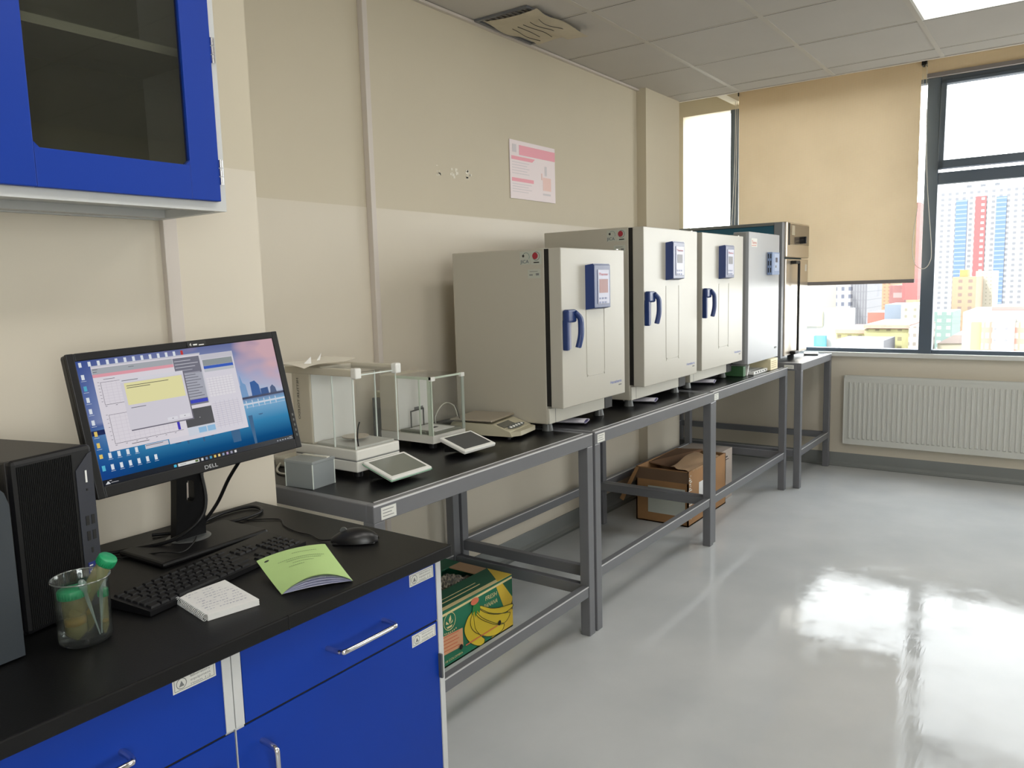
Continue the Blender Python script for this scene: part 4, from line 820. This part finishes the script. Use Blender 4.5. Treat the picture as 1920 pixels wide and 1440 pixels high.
# right window, big window, panels
q2(.33, .07, .75, .79, (226,222,232), 3); q2(.575, .072, .748, .115, (206,204,214), 4); q2(.58, .12, .742, .175, (150,158,160), 4); q2(.58, .176, .742, .202, (54,96,196), 5); q2(.58, .202, .742, .23, (196,200,206), 5)
q2(.582, .285, .722, .455, (236,232,238), 5)
for k in range(7): q2(.595+.018*k, .285, .596+.018*k, .455, (186,182,196), 6); q2(.582, .30+.022*k, .722, .302+.022*k, (190,186,200), 6)
for k in range(12):
    q2(.582, .52+.0185*k, .728, .5225+.0185*k, (196,186,196), 6)
for k in range(6): q2(.60+.024*k, .50, .601+.024*k, .75, (176,180,206), 6)
q2(.058, .05, .572, .745, (232,226,234), 7); q2(.058, .05, .575, .062, (206,206,216), 8); q2(.060, .072, .43, .12, (176,180,186), 8); q2(.058, .12, .43, .146, (236,166,178), 8)
q2(.063,.08,.085,.084,(90,90,100),9); q2(.063,.10,.08,.104,(90,90,100),9); q2(.22,.09,.245,.094,(110,110,120),9)
for (a0, b0, a1, b1) in ((.084,.188,.40,.37), (.089,.455,.41,.69)):
    q2(a0, b0, a1, b0+.003, (120,116,128), 9); q2(a0, b1, a1, b1+.003, (90,88,98), 9); q2(a0, b0, a0+.0015, b1, (90,88,98), 9)
    for k in range(1, 14): q2(a0+(a1-a0)*k/14, b0, a0+(a1-a0)*k/14+.0008, b1, (204,198,210), 9); 
    for k in range(1, 8): q2(a0, b0+(b1-b0)*k/8, a1, b0+(b1-b0)*k/8+.0015, (208,202,212), 9)
    for k in range(7): q2(a0-.012, b0+(b1-b0)*k/7-.003, a0-.004, b0+(b1-b0)*k/7, (120,116,128), 9); q2(a0+(a1-a0)*k/7, b1+.012, a0+(a1-a0)*k/7+.008, b1+.016, (120,116,128), 9)
q2(.385, .60, .398, .685, (70,60,190), 10); q2(.10,.165,.15,.169,(110,106,118),9); q2(.16,.715,.24,.72,(100,98,108),9)
q2(.432, .075, .572, .50, (122,122,136), 8)
for k in range(11): q2(.437, .10+.028*k, .52+.018*((k*5) % 3), .106+.028*k, (176,176,188) if k > 2 else (200,200,210), 9)
q2(.46, .22, .566, .45, (176,178,190), 9)
for k in range(9): q2(.468, .232+.024*k, .53+.012*(k % 3), .237+.024*k, (100,100,112), 10)
q2(.468, .455, .565, .485, (60,72,196), 10); q2(.566, .075, .572, .50, (214,214,222), 9)
q2(.43, .53, .574, .685, (84,84,88), 9); q2(.43, .686, .574, .76, (216,222,234), 8); q2(.484, .70, .525, .748, (150,196,232), 10); q2(.53, .70, .572, .748, (150,196,232), 10); q2(.502,.612,.505,.617,(240,240,240),11)
q2(.215, .75, .325, .786, (214,212,222), 4); q2(.218,.756,.30,.761,(110,110,124),5)
# dialog
q2(.172, .192, .474, .618, (120,116,130), 11); q2(.168, .186, .468, .608, (222,218,228), 12); q2(.168, .186, .468, .215, (228,226,234), 13); q2(.183, .222, .458, .405, (240,234,176), 13)
q2(.176,.198,.25,.203,(110,108,120),14); q2(.192,.245,.39,.250,(90,88,80),14); q2(.192,.262,.30,.267,(90,88,80),14); q2(.192,.428,.26,.433,(110,108,120),14); q2(.345, .565, .395, .592, (234,232,240), 14); q2(.405, .56, .458, .590, (236,234,240), 14); q2(.428,.572,.434,.577,(70,70,90),15); q2(.368,.576,.374,.581,(70,70,90),15)
# icons
WI = (232,238,246)
for k in range(13): q2(.012+.0390*k, .012, .024+.0390*k, .050, WI if k < 12 else (200,60,60), 2)
for k in range(7):
    q2(.012, .11+.0915*k, .025, .15+.0915*k, WI if k not in (1, 5, 6) else ((90,180,210) if k == 1 else (236,206,110)), 2); q2(.008, .160+.0915*k, .030, .164+.0915*k, (190,200,220), 2)
q2(.012,.752,.026,.785,(236,206,110),2); q2(.012,.842,.026,.885,(90,190,220),2)
for k in range(1, 5): q2(.050+.0392*k-.0392, .752, .063+.0392*k-.0392, .795, WI, 2); q2(.047+.0392*(k-1),.802,.067+.0392*(k-1),.806,(180,196,220),2)
for k in range(1, 7): q2(.050+.0392*(k-1), .845, .063+.0392*(k-1), .888, WI, 2); q2(.047+.0392*(k-1),.896,.067+.0392*(k-1),.900,(180,196,220),2)
# taskbar
q2(0, .955, 1, 1, (20,26,38), 2); q2(.325, .968, .338, .990, (70,190,230), 4); q2(.345, .966, .452, .992, (226,228,226), 4); q2(.432,.970,.447,.988,(90,110,60),5); q2(.355,.977,.385,.981,(130,130,130),5)
for k, c_ in enumerate(((230,230,230),(120,140,170),(60,160,200),(236,206,110),(240,214,140),(140,160,190),(190,160,200),(160,160,180),(236,236,236))): q2(.463+.0225*k, .968, .474+.0225*k, .990, c_, 4)
pp([(.012,.992),(.024,.968),(.034,.992)], (226,228,232), 4); q2(.030,.965,.04,.970,(200,200,205),4); q2(.036,.982,.068,.986,(200,200,205),4)
for k in range(5): q2(.895+.016*k, .976, .903+.016*k, .984, (190,194,204), 4)
q2(.972,.968,.99,.972,(200,204,210),4); q2(.970,.982,.992,.986,(200,204,210),4)
g.build('desktop_windows', so_, True)
# stand
sb = Matrix.Translation((-2.895, -.708, 0)) @ Matrix.Rotation(math.radians(2), 4, 'Z')
G().box(-.142, .142, -.092, .085, DZ+.0005, DZ+.014, BLKP, .006, sb).build('stand_base', r, True)
g = G()
def colm(t): # width along the column
    return .036+.006*(1-t)**2
zs = [0, .25, .5, .75, 1]
P0 = Vector((-2.893, -.678, DZ+.012)); P1 = Vector((-2.912, -.735, 1.13))
oval = lambda a: (.018*math.cos(a), .0)
# column built as two cheeks, a bridge above and below an oval cable hole
def cb(x0, x1, t0, t1, y=.012):
    A = P0.lerp(P1, t0); B = P0.lerp(P1, t1); w0, w1 = colm(t0)/.036, colm(t1)/.036
    vs = [(A.x+x0*w0, A.y-y, A.z), (A.x+x1*w0, A.y-y, A.z), (A.x+x1*w0, A.y+y, A.z), (A.x+x0*w0, A.y+y, A.z), (B.x+x0*w1, B.y-y, B.z), (B.x+x1*w1, B.y-y, B.z), (B.x+x1*w1, B.y+y, B.z), (B.x+x0*w1, B.y+y, B.z)]
    g.add(vs, [(0,3,2,1),(4,5,6,7),(0,1,5,4),(1,2,6,5),(2,3,7,6),(3,0,4,7)], BLKP)
cb(-.034, .034, 0, .36); cb(-.034, .034, .56, 1); cb(-.034, -.009, .36, .56); cb(.009, .034, .36, .56)
for s_ in (-1, 1):
    for t0, t1 in ((.36, .375), (.545, .56)): cb(min(s_*.009, s_*.006), max(s_*.009, s_*.006), t0, t1)
g.build('stand_column', r, True)
G().lathe([(.0,.016),(.050,.0155),(.052,.0135)], (-2.893, -.678, DZ), GREYFOOT, 32).build('swivel_ring', r, True)
# tower pc
r = thing('desktop_computer', 'black tower computer beside the monitor with USB ports and a blue sticker', 'computer', (-3.358, -.925, DZ), .244)
TW, TD, TH = .162, .285, .318
TM = mat('tower_metal', (38,36,34), .5); RIB = mat('ribbed_black', (10,10,11), .7, spec=.2)
G().box(0, TW, .012, TD, .006, TH, TM, .004).build('case', r)
g = G().box(0, TW, -.004, .014, .006, TH+.002, BLKP, .008)
for k in range(30): g.box(.010+k*.0036, .0118+k*.0036, -.0052, -.003, .014, TH-.010, RIB)
fr = g.build('front_bezel', r)
g = G().prism([(.122,-.0055,.01), (.158,-.0055,.01), (.158,-.0055,TH-.012), (.150,-.0055,TH-.014), (.122,-.0055,TH-.042)], (0, .003, 0), mat('bezel_slate', (46,48,58), .4)); pn = g.build('port_panel', fr)
G().box(.1400, .1430, -.0065, -.005, TH-.084, TH-.080, GASKET).build('audio_port', pn); G().box(.1395, .1430, -.0062, -.005, TH-.205, TH-.195, GASKET).build('usb_port', pn)
g = G().box(.140, .1435, -.0065, -.005, TH-.068, TH-.045, PAPER)
for z in (TH-.150, TH-.180):
    for a in (.133, .145): G().box(a, a+.007, -.0062, -.005, z, z+.018, GASKET).build('usb_port', pn)
g.build('power_button', pn)
G().box(.129, .150, -.0064, -.005, TH-.252, TH-.222, mat('sticker_navy', (28,44,120), .4)).text('vPRO', .009, (.1305, -.0068, TH-.242), (1,0,0), (0,0,1), PAPER, width=.018).box(.131,.138,-.0068,-.006,TH-.229,TH-.227,PAPER).build('sticker', pn)
for a, b in ((.02,.03), (TW-.02,.03), (.02,TD-.03), (TW-.02,TD-.03)): G().box(a-.01, a+.01, b-.01, b+.01, .0003, .007, BLKP).build('foot', r)
r = thing('desktop_computer', 'dark slate computer case at the left picture edge, in front of the ribbed tower', 'computer', (-3.392, -.979, DZ), .10)
SL = mat('dark_slate_case', (52,58,64), .45); vs = [(-.17,0,.004),(0,0,.004),(0,0,.262),(-.006,0,.284),(-.02,0,.300),(-.04,0,.306),(-.17,0,.306)]
G().prism(vs, (0,-.018,0), SL).build('front_bezel', r); G().box(-.168, -.003, .0, .22, .004, .290, SL, .004).build('case', r)
for a in (-.15, -.02): G().box(a-.008, a+.008, .02, .04, .0003, .005, BLKP).build('foot', r)
# keyboard
KC = Vector((-2.985, -.928, DZ)); r = thing('keyboard', 'slim black computer keyboard lying in front of the monitor stand', 'keyboard', KC, .172)
KW, KD = .432, .122
g = G().prism([(-KW/2, -KD/2, .002), (-KW/2, KD/2, .002), (-KW/2, KD/2, .022), (-KW/2, -KD/2, .012)], (KW, 0, 0), BLKP); g.build('base', r)
KEY = mat('black_key', (20,20,22), .5, spec=.3)
slope = math.atan2(.010, KD); Mk = Matrix.Translation((0, -KD/2, .012)) @ Matrix.Rotation(slope, 4, 'X')
keymesh = {}
def key(x, y, w_, d_=.0150):
    kk = (round(w_, 4), round(d_, 4))
    if kk not in keymesh:
        gg = G(); vs = [(0,0,0),(w_,0,0),(w_,d_,0),(0,d_,0),(.0018,.0018,.004),(w_-.0018,.0018,.004),(w_-.0018,d_-.0012,.004),(.0018,d_-.0012,.004)]
        gg.add(vs, [(0,3,2,1),(4,5,6,7),(0,1,5,4),(1,2,6,5),(2,3,7,6),(3,0,4,7)], KEY); o = gg.build('key', r); keymesh[kk] = o
    else: o = keymesh[kk].copy(); C.objects.link(o); o.parent = r
    o.matrix_basis = Mk @ Matrix.Translation((x, y, 0)); return o
P = .0186; xl = -KW/2+.008
rows = [(0, [1.3,1.1,1.1,5.6,1.1,1.1,1.1,1.3]), (1, [2.1]+[1]*10+[2.6]), (2, [1.7]+[1]*11+[2.0]), (3, [1.4]+[1]*12+[1.3]), (4, [1]*13+[1.7])]
for ry, ws in rows:
    x = xl
    for w_ in ws: key(x, .007+P*ry*.98, P*w_-.002); x += P*w_
x = xl
for k in range(13): key(x, .007+P*4.95, P*(14.7/13)-.003, .011); x += P*(14.7/13)
for k in range(3):
    key(xl+P*15.0+P*k, .007, P-.002); key(xl+P*15.0+P*k, .007+P*2.94, P-.002); key(xl+P*15.0+P*k, .007+P*3.92, P-.002)
key(xl+P*16, .007+P*.98, P-.002)
for ry in range(4):
    for k in range(4): key(xl+P*18.3+P*k, .007+P*.98*(ry+.0), P-.002)
# mouse
ang = math.atan2(.11, -.08); r = thing('computer_mouse', 'black wired optical mouse at the right of the keyboard', 'mouse', (-2.680, -1.030, DZ), ang)
g = G().grid(lambda a, b: Vector(((-.056+.112*a), (.031*math.sin(PI*min(max(a*.96+.02,0),1))**.45)*math.cos(PI*b), .004+.034*(math.sin(PI*min(max(a*.92+.04,0),1))**.6)*math.sin(PI*b)*(1.05-.25*a))), 20, 14, mat('mouse_black', (20,20,22), .35)); g.box(-.050, .050, -.024, .024, .0004, .006, BLKP, .003); mo = g.build('shell', r)
G().cyl((.026, -.003, .030), (.026, .003, .030), .008, GREYFOOT).build('scroll_wheel', r)
inv = root_matrix(r).inverted()
G().tube([inv @ Vector(p) for p in ((-2.715,-.985,DZ+.008),(-2.718,-.95,DZ+.003),(-2.705,-.90,DZ+.003),(-2.706,-.85,DZ+.003),(-2.69,-.78,DZ+.003),(-2.66,-.72,DZ+.003),(-2.70,-.66,DZ+.003),(-2.76,-.60,DZ+.003),(-2.85,-.57,DZ+.003))], .0017, BLKP, 6).build('cable', r)
# loose cables behind the monitor
for pts, rr, lab in (([(-2.865,-.70,1.02),(-2.84,-.66,.93),(-2.83,-.62,.865),(-2.78,-.57,.856),(-2.70,-.545,.856),(-2.63,-.56,.856),(-2.64,-.62,.856),(-2.72,-.64,.856),(-2.80,-.62,.856)], .0045, 'thick black video cable looping on the desk right of the monitor stand'),
                     ([(-2.775,-.76,1.06),(-2.785,-.70,.99),(-2.80,-.66,.92),(-2.83,-.63,.87),(-2.86,-.60,.856),(-2.92,-.56,.856)], .0045, 'black power cable hanging from the lower right of the monitor'),
                     ([(-2.878,-.725,1.03),(-2.876,-.735,.96),(-2.90,-.738,.915),(-2.95,-.70,.875),(-3.02,-.62,.857),(-3.10,-.58,.856),(-3.22,-.56,.856)], .0048, 'thick black cable running from the monitor stand to the left behind the tower'),
                     ([(-2.855,-.64,.854),(-2.90,-.72,.868),(-2.97,-.78,.868),(-3.0,-.74,.868),(-3.04,-.66,.854),(-3.12,-.60,.854)], .0017, 'thin black cable lying across the monitor base')):
    solo('cable', G().tube(pts, rr, BLKP), lab, 'cable', (pts[-1][0], pts[-1][1], DZ), group='black cables around the monitor', world=True)
solo('keyboard_cable', G().tube([(-3.165,-.893,DZ+.004),(-3.20,-.90,DZ+.003),(-3.235,-.93,DZ+.003),(-3.25,-.95,DZ+.003)], .0018, BLKP, 6), 'thin black cable between keyboard and beaker', 'cable', (-3.2, -.92, DZ), world=True)
# spiral notebook
L_, F_, R_, B_ = Vector((-3.121,-1.004,0)), Vector((-3.141,-1.132,0)), Vector((-3.040,-1.152,0)), Vector((-3.016,-1.006,0))
r = thing('spiral_notebook', 'small white spiral notebook with handwriting on the desk edge', 'notebook', (-3.08, -1.06, DZ))
def bl(a, b, z): return L_.lerp(B_, a).lerp(F_.lerp(R_, a), b) + Vector((0,0,DZ+z))
g = G()
for k in range(7):
    o = .0006*(k % 3); z = .0006+k*.0017
    vs = [bl(.03,0,z), bl(1-o*4,0,z+.001*(k==6)), bl(1-o*4,1+o,z), bl(.03,1,z)]; g.prism(vs, (0,0,.0014), PAPER)
g.build('page_block', r, True)
g = G(); PI_ = mat('pen_ink_grey', (168,170,184), .7)
random.seed(3)
for k in range(9):
    a = .12
    while a < .92:
        b = a+random.uniform(.02,.07); c = .09+k*.092
        if random.random() < .85: g.poly([bl(a,c,.0128), bl(min(b,.95),c+random.uniform(-.01,.01),.0128), bl(min(b,.95),c+.016,.0128), bl(a,c+random.uniform(.008,.03),.0128)], PI_)
        a = b+.02
g.build('handwriting', r, True)
g = G()
for k in range(20):
    c = bl(-.004, .03+k*.049, .0068); ax = (L_-B_).normalized(); 
    g.tube([c + ax*(.0052*math.cos(t))+Vector((0,0,.0066*math.sin(t))) for t in [q*PI/6 for q in range(13)]], .0007, LGREY, 5, sm=1)
g.build('spiral_binding', r, True)
# green booklet
gL, gF, gR, gB = Vector((-2.9335,-.9995,0)), Vector((-2.986,-1.150,0)), Vector((-2.860,-1.218,0)), Vector((-2.779,-1.040,0))
r = thing('booklet', 'light green paper booklet with bulging cover on the desk beside the keyboard', 'booklet', (-2.87, -1.07, DZ))
def gb(a, b, hh): return gL.lerp(gB, a).lerp(gF.lerp(gR, a), b) + Vector((0,0,DZ+.002+.024*(1-b)**1.2+hh*math.sin(PI*a)**.8*(.30+.70*b)))
GC_ = mat('lime_paper', (178,208,136), .6)
G().grid(lambda a, b: gb(a, b, .026), 18, 10, GC_).grid(lambda a, b: gb(a, b, .0272)+Vector((0,0,.0002)), 18, 10, GC_).build('cover', r, True)
g = G()
for k in range(4): g.grid(lambda a, b: gb(.01+a*.98, b*.99+.005, .004+.0055*k), 16, 4, mat('bluish_page', (206,208,228), .6))
g.build('pages', r, True)
g = G()
for j, (b, a0, a1) in enumerate(((.30,.20,.85),(.36,.30,.78),(.44,.36,.66),(.52,.28,.5),(.15,.45,.8))):
    a = a0
    while a < a1: g.poly([gb(a,b,.0272)+Vector((0,0,.0010)), gb(a+.02,b,.0272)+Vector((0,0,.0010)), gb(a+.02,b+.012,.0272)+Vector((0,0,.0010)), gb(a,b+.012,.0272)+Vector((0,0,.0010))], mat('green_grey_ink', (120,140,100), .7)); a += .028
g.add([gb(.10+.035*math.cos(k*PI/4), .13+.02*math.sin(k*PI/4), .0272)+Vector((0,0,.0012)) for k in range(8)], [list(range(8))], INK); g.build('print', r, True)
# beaker with tubes
BC = Vector((-3.302, -1.020, DZ)); BG = pane_mat('beaker_glass', (.93,.95,.94), 1.3, .01, .03, .03, (200,205,205))
BRm = pane_mat('beaker_rim', (.8,.84,.82), 2.0, .02, .15, .15, (225,230,228))
r = thing('beaker', 'glass beaker holding green-capped tubes on the desk in front of the tower computer', 'beaker', BC)
G().lathe([(0,.002),(.038,.002),(.0425,.007),(.0435,.016),(.0435,.108),(.0465,.116)], (0,0,0), BG, 40).lathe([(.0445,.116),(.0425,.110),(.0420,.016),(.040,.008),(0,.005)], (0,0,0), BG, 40).build('glass_wall', r)
G().tube([(.0465*math.cos(t*PI/18), .0465*math.sin(t*PI/18), .116) for t in range(37)], .0016, BRm, 6, sm=1).build('rim', r)
GCAP = mat('green_cap', (34,148,98), .38); TUBE = pane_mat('tube_plastic', (.90,.89,.74), .6, .15, .03, .34, (196,190,140)); LIQ = mat('olive_liquid', (84,80,22), .35); LIQ2 = mat('orange_brown_liquid', (150,116,36), .35)
def conical(lab, base, topd, ln, rad, liq, cone=.015, cap=True, capr=None, grad=False):
    base = BC+Vector(base); d = Vector(topd).normalized(); q = d.to_track_quat('Z', 'Y').to_matrix().to_4x4(); M = Matrix.Translation(base) @ q
    t = D.objects.new('centrifuge_tube', None); C.objects.link(t); t.matrix_basis = M; tag(t, lab, 'tube', 'green-capped tubes in the beaker')
    G().lathe([(.002,0),(rad,cone),(rad,ln)], (0,0,0), TUBE, 24).build('tube_wall', t)
    G().lathe([(0,.002),(.002,.002),(rad-.001,cone+.001),(rad-.001,cone+liq*.6),(0,cone+liq*.6)], (0,0,0), LIQ, 20).lathe([(0,cone+liq*.6),(rad-.001,cone+liq*.6),(rad-.001,cone+liq),(0,cone+liq)], (0,0,0), LIQ2, 20).build('liquid', t)
    cr_ = capr or rad+.003
    g = G().lathe([(rad, ln-.001),(cr_, ln-.001),(cr_, ln+.012),(cr_-.001, ln+.0135),(0, ln+.0135)], (0,0,0), GCAP, 28)
    for k in range(28): g.box(cr_-.0005, cr_+.0005, -.0004, .0004, ln, ln+.0115, GCAP, 0, Matrix.Rotation(k*2*PI/28, 4, 'Z'))
    g.build('cap', t)
    if grad:
        g = G()
        for k in range(12): g.grid(lambda u, v: Vector((( rad+.0004)*math.cos(-1.9+u*.9), (rad+.0004)*math.sin(-1.9+u*.9), .04+k*.006+v*.001)), 5, 1, INK)
        g.build('graduations', t)
conical('upright green-capped tube in the beaker with olive and orange liquid, nearest the glass wall', (-.016,-.006,.008), (-.02,.03,1), .080, .0180, .026, capr=.0225)
conical('second upright green-capped tube with yellowish liquid, crowded behind the nearest one', (.012,.014,.008), (-.12,.02,1), .074, .0145, .034)
conical('graduated green-capped tube leaning out of the beaker toward the monitor', (-.022,.022,.020), (.40,-.50,1), .142, .0125, .024, grad=True)
conical('slim tube with a pale green cap at the right side of the beaker', (.026,-.016,.008), (.04,.02,1), .068, .007, .01, capr=.0085)
CP = pane_mat('clear_pipette_plastic', (.82,.87,.87), .8, .15, .05, .38, (206,222,222))
for k, (b, d, lab) in enumerate((((.018,-.020,.012), (.06,-.02,1), 'clear plastic pipette in the beaker, bulb standing highest'), ((.022,-.012,.012), (.16,.05,1), 'clear plastic pipette in the beaker, leaning right'), ((.014,-.022,.012), (-.22,.0,1), 'clear plastic pipette in the beaker, leaning left and lowest'))):
    M = Matrix.Translation(BC+Vector(b)) @ Vector(d).normalized().to_track_quat('Z', 'Y').to_matrix().to_4x4(); ln = (.128, .122, .108)[k]
    o = G().lathe([(.001,0),(.0016,.03),(.003,.06),(.0035,.085),(.0065,.092),(.0068,ln-.006),(.004,ln),(0,ln+.001)], (0,0,0), CP, 14).build('pipette')
    o.matrix_basis = M; tag(o, lab, 'pipette', 'clear pipettes in the beaker')

# ------------------------------------------------------------------ the city outside
def facade(name, base, win, cy, cz, fy, fz, oy=0, oz=0):
    if name in _M: return _M[name]
    m = D.materials.new(name); m.use_nodes = True; t = m.node_tree; b = t.nodes['Principled BSDF']; b.inputs['Roughness'].default_value = .8
    g = t.nodes.new('ShaderNodeNewGeometry'); s = t.nodes.new('ShaderNodeSeparateXYZ'); t.links.new(g.outputs['Position'], s.inputs[0])
    def band(out, c, f, off):
        a = t.nodes.new('ShaderNodeMath'); a.operation = 'MULTIPLY_ADD'; a.inputs[1].default_value = 1/c; a.inputs[2].default_value = off; t.links.new(s.outputs[out], a.inputs[0])
        fr = t.nodes.new('ShaderNodeMath'); fr.operation = 'FRACT'; t.links.new(a.outputs[0], fr.inputs[0])
        l = t.nodes.new('ShaderNodeMath'); l.operation = 'LESS_THAN'; l.inputs[1].default_value = f; t.links.new(fr.outputs[0], l.inputs[0]); return l
    A, B = band('Y', cy, fy, oy), band('Z', cz, fz, oz)
    mu = t.nodes.new('ShaderNodeMath'); mu.operation = 'MULTIPLY'; t.links.new(A.outputs[0], mu.inputs[0]); t.links.new(B.outputs[0], mu.inputs[1])
    mx = t.nodes.new('ShaderNodeMix'); mx.data_type = 'RGBA'; t.links.new(mu.outputs[0], mx.inputs[0]); mx.inputs[6].default_value = (*lin(base), 1); mx.inputs[7].default_value = (*lin(win), 1); t.links.new(mx.outputs[2], b.inputs['Base Color'])
    _M[name] = m; return m
GZ = -42.0
def slab(g, px0, px1, pyt, X, m, dep=None, pyb=None):
    a, b = ray_x(px0, pyt, X), ray_x(px1, pyt, X); zt = (a.z+b.z)/2; zb = GZ if pyb is None else ray_x((px0+px1)/2, pyb, X).z
    return g.box(X, X+(dep or 14), min(a.y, b.y), max(a.y, b.y), zb, zt, m), Vector((X, (a.y+b.y)/2, zb))
def building(lab, parts, name='apartment_building', group='far city buildings'):
    r = None
    for nm, px0, px1, pyt, X, m, dep, pyb in parts:
        g, base = slab(G(), px0, px1, pyt, X, m, dep, pyb)
        if r is None: r = thing(name, lab, 'building', (base.x, base.y, GZ), group=group)
        g.build(nm, r, True)
    return r
CK = .54
def lin(c, _l=lin): return tuple(v*CK for v in _l(c))
def fc(c, k=.58): return tuple(int(255*((v/255)**1.0)*1) for v in c)
WHT = facade('white_tower_wall', (152,152,154), (112,114,120), 2.3, 1.9, .45, .5)
WHT2 = facade('white_tower_wall_wide', (150,150,152), (104,106,112), 4.4, 3.0, .35, .45)
REDP = facade('red_white_panel', (152,78,80), (156,152,152), 2.9, 2.15, .36, .42); BLUP = facade('blue_glass_strip', (84,108,150), (124,138,160), 60, 1.55, 1, .25)
building('tall white apartment tower with one red and two blue stripes on its facade', [('wall', 1757, 1925, 352, 330, WHT, 20, None), ('blue_strip', 1793, 1814, 375, 329.4, BLUP, 1, None), ('red_strip', 1829, 1850, 368, 329.4, REDP, 1, None), ('blue_strip', 1869, 1888, 368, 329.4, BLUP, 1, None), ('roof_cap', 1800, 1880, 345, 333, WHT2, 12, 352)])
building('red block right beside the lower corner of the long roller blind', [('wall', 1697, 1726, 380, 240, mat('red_render', (158,92,90), .8), 16, 562), ('base', 1699, 1726, 562, 240, mat('pale_orange_render', (168,146,120), .8), 16, None)])
building('grey ribbed office tower below the long roller blind', [('wall', 1600, 1627, 500, 200, facade('grey_ribs', (112,112,118), (132,132,136), .62, 2, .4, .9), 18, None)])
building('white tower with a column of dark square windows, left of the grey ribbed one', [('wall', 1540, 1597, 480, 215, facade('white_dark_windows', (156,156,160), (96,100,116), 1.75, 2.0, .42, .5), 18, None)])
building('orange-pink block half hidden behind the grey gabled houses', [('wall', 1627, 1670, 530, 260, facade('orange_pink', (168,140,110), (146,112,94), 1.3, 1.05, .4, .4), 20, None), ('roof', 1668, 1697, 535, 255, facade('pinkish_brick', (156,108,106), (166,150,148), 8, 5, .3, .3), 15, None)])
building('low red-roofed house in front of the orange-pink block', [('wall', 1627, 1662, 586, 150, mat('brick_red_roof', (170,92,78), .8), 12, None)])
building('grey-blue gable wall with three small white windows', [('wall', 1659, 1691, 571, 140, mat('grey_blue_wall', (112,122,136), .8), 10, None)])
building('pale cream block with two window columns beside the wide mullion', [('wall', 1690, 1730, 571, 135, facade('cream_block', (166,160,140), (120,116,104), 1.3, 1.05, .3, .45), 12, None)])
YW = facade('yellow_wall', (168,164,118), (128,120,92), .92, .85, .38, .42, .2); 
building('bright yellow house with a pink roof, nearest below the long blind', [('wall', 1621, 1704, 617, 72, YW, 9, None), ('roof', 1619, 1706, 609, 71.5, mat('pink_roof', (168,128,112), .8), 10, 616), ('wing', 1567, 1621, 625, 74, YW, 8, None), ('roof', 1565, 1622, 618, 73.5, mat('pink_roof', (168,128,112), .8), 9, 625)], 'house')
building('flat grey roof in front of the yellow house', [('roof', 1566, 1657, 638, 66, mat('grey_roof', (124,124,130), .8), 5, None)], 'house')
building('white block with a cyan shed in front, seen just right of the steel oven', [('wall', 1500, 1568, 583, 95, mat('white_render', (160,162,160), .8), 10, None), ('wall', 1500, 1542, 583, 94.5, mat('pale_yellow_render', (166,166,140), .8), 1, 612), ('shed', 1526, 1547, 630, 93.6, mat('cyan_shed', (70,140,152), .8), .8, None)])
building('small balcony house between the yellow house and the wide mullion', [('wall', 1704, 1728, 612, 70, facade('pale_balconies', (164,158,144), (120,112,104), .5, .75, .5, .4), 8, None)], 'house')
building('tan apartment block with an orange box on its roof, in front of the striped tower', [('wall', 1786, 1831, 519, 150, facade('tan_wall', (150,124,100), (116,98,90), 1.5, 1.15, .4, .48), 12, None), ('roof_box', 1800, 1815, 506, 151, mat('orange_box', (176,124,72), .8), 3, 520)])
building('cream slab block with small square windows, attached to the tan one', [('wall', 1830, 1863, 508, 162.5, facade('cream_slab', (166,160,144), (132,128,116), .68, .68, .3, .3), 12, None)])
building('dark green mansard house with white framed windows behind the low hipped roof', [('wall', 1740, 1786, 585, 110, facade('green_mansard', (104,124,118), (160,160,154), 1.05, .92, .45, .45), 9, None)], 'house')
building('large cream building at the lower right of the window, with an orange bay', [('wall', 1806, 1925, 585, 60, mat('cream_render', (166,162,150), .8), 10, None), ('roof_band', 1860, 1925, 575, 62, mat('pink_band', (160,120,116), .8), 6, 585), ('bay', 1821, 1842, 605, 59.4, mat('orange_render', (166,132,92), .8), .6, None), ('balcony_bay', 1841, 1862, 605, 59.2, facade('brick_balconies', (156,116,102), (160,152,144), .34, .75, .6, .5), .8, None), ('stair_tower', 1862, 1903, 600, 58.8, facade('white_small_windows', (160,160,158), (104,104,108), .66, .80, .25, .2, .1), 1.2, None), ('balcony_bay', 1903, 1925, 605, 59.2, facade('brick_balconies', (156,116,102), (160,152,144), .34, .75, .6, .5), .8, None)])
g = G(); a = ray_x(1757, 644, 75); b = ray_x(1805, 644, 75); c = ray_x(1788, 628, 75); c2 = ray_x(1805, 628, 75)
g.prism([a, b, c2, c], (6, 0, 0), mat('hip_roof', (142,130,124), .8)).box(75.2, 81, min(a.y, b.y), max(a.y, b.y), GZ, a.z, mat('pale_yard', (164,158,140), .8))
solo('low_house', g, 'low house with a grey hipped roof left of the large cream building', 'building', (78, (a.y+b.y)/2, GZ), world=True)
building('pale tower at the far left of the view below the blind', [('wall', 1500, 1540, 500, 180, facade('pale_cream_tower', (164,158,148), (146,138,130), 1.4, 1.8, .35, .5), 14, None)])
ct = G().box(20, 900, -700, 700, GZ-1, GZ, mat('city_ground', (150,146,136), .9)); o = struct('ground_outside', ct)
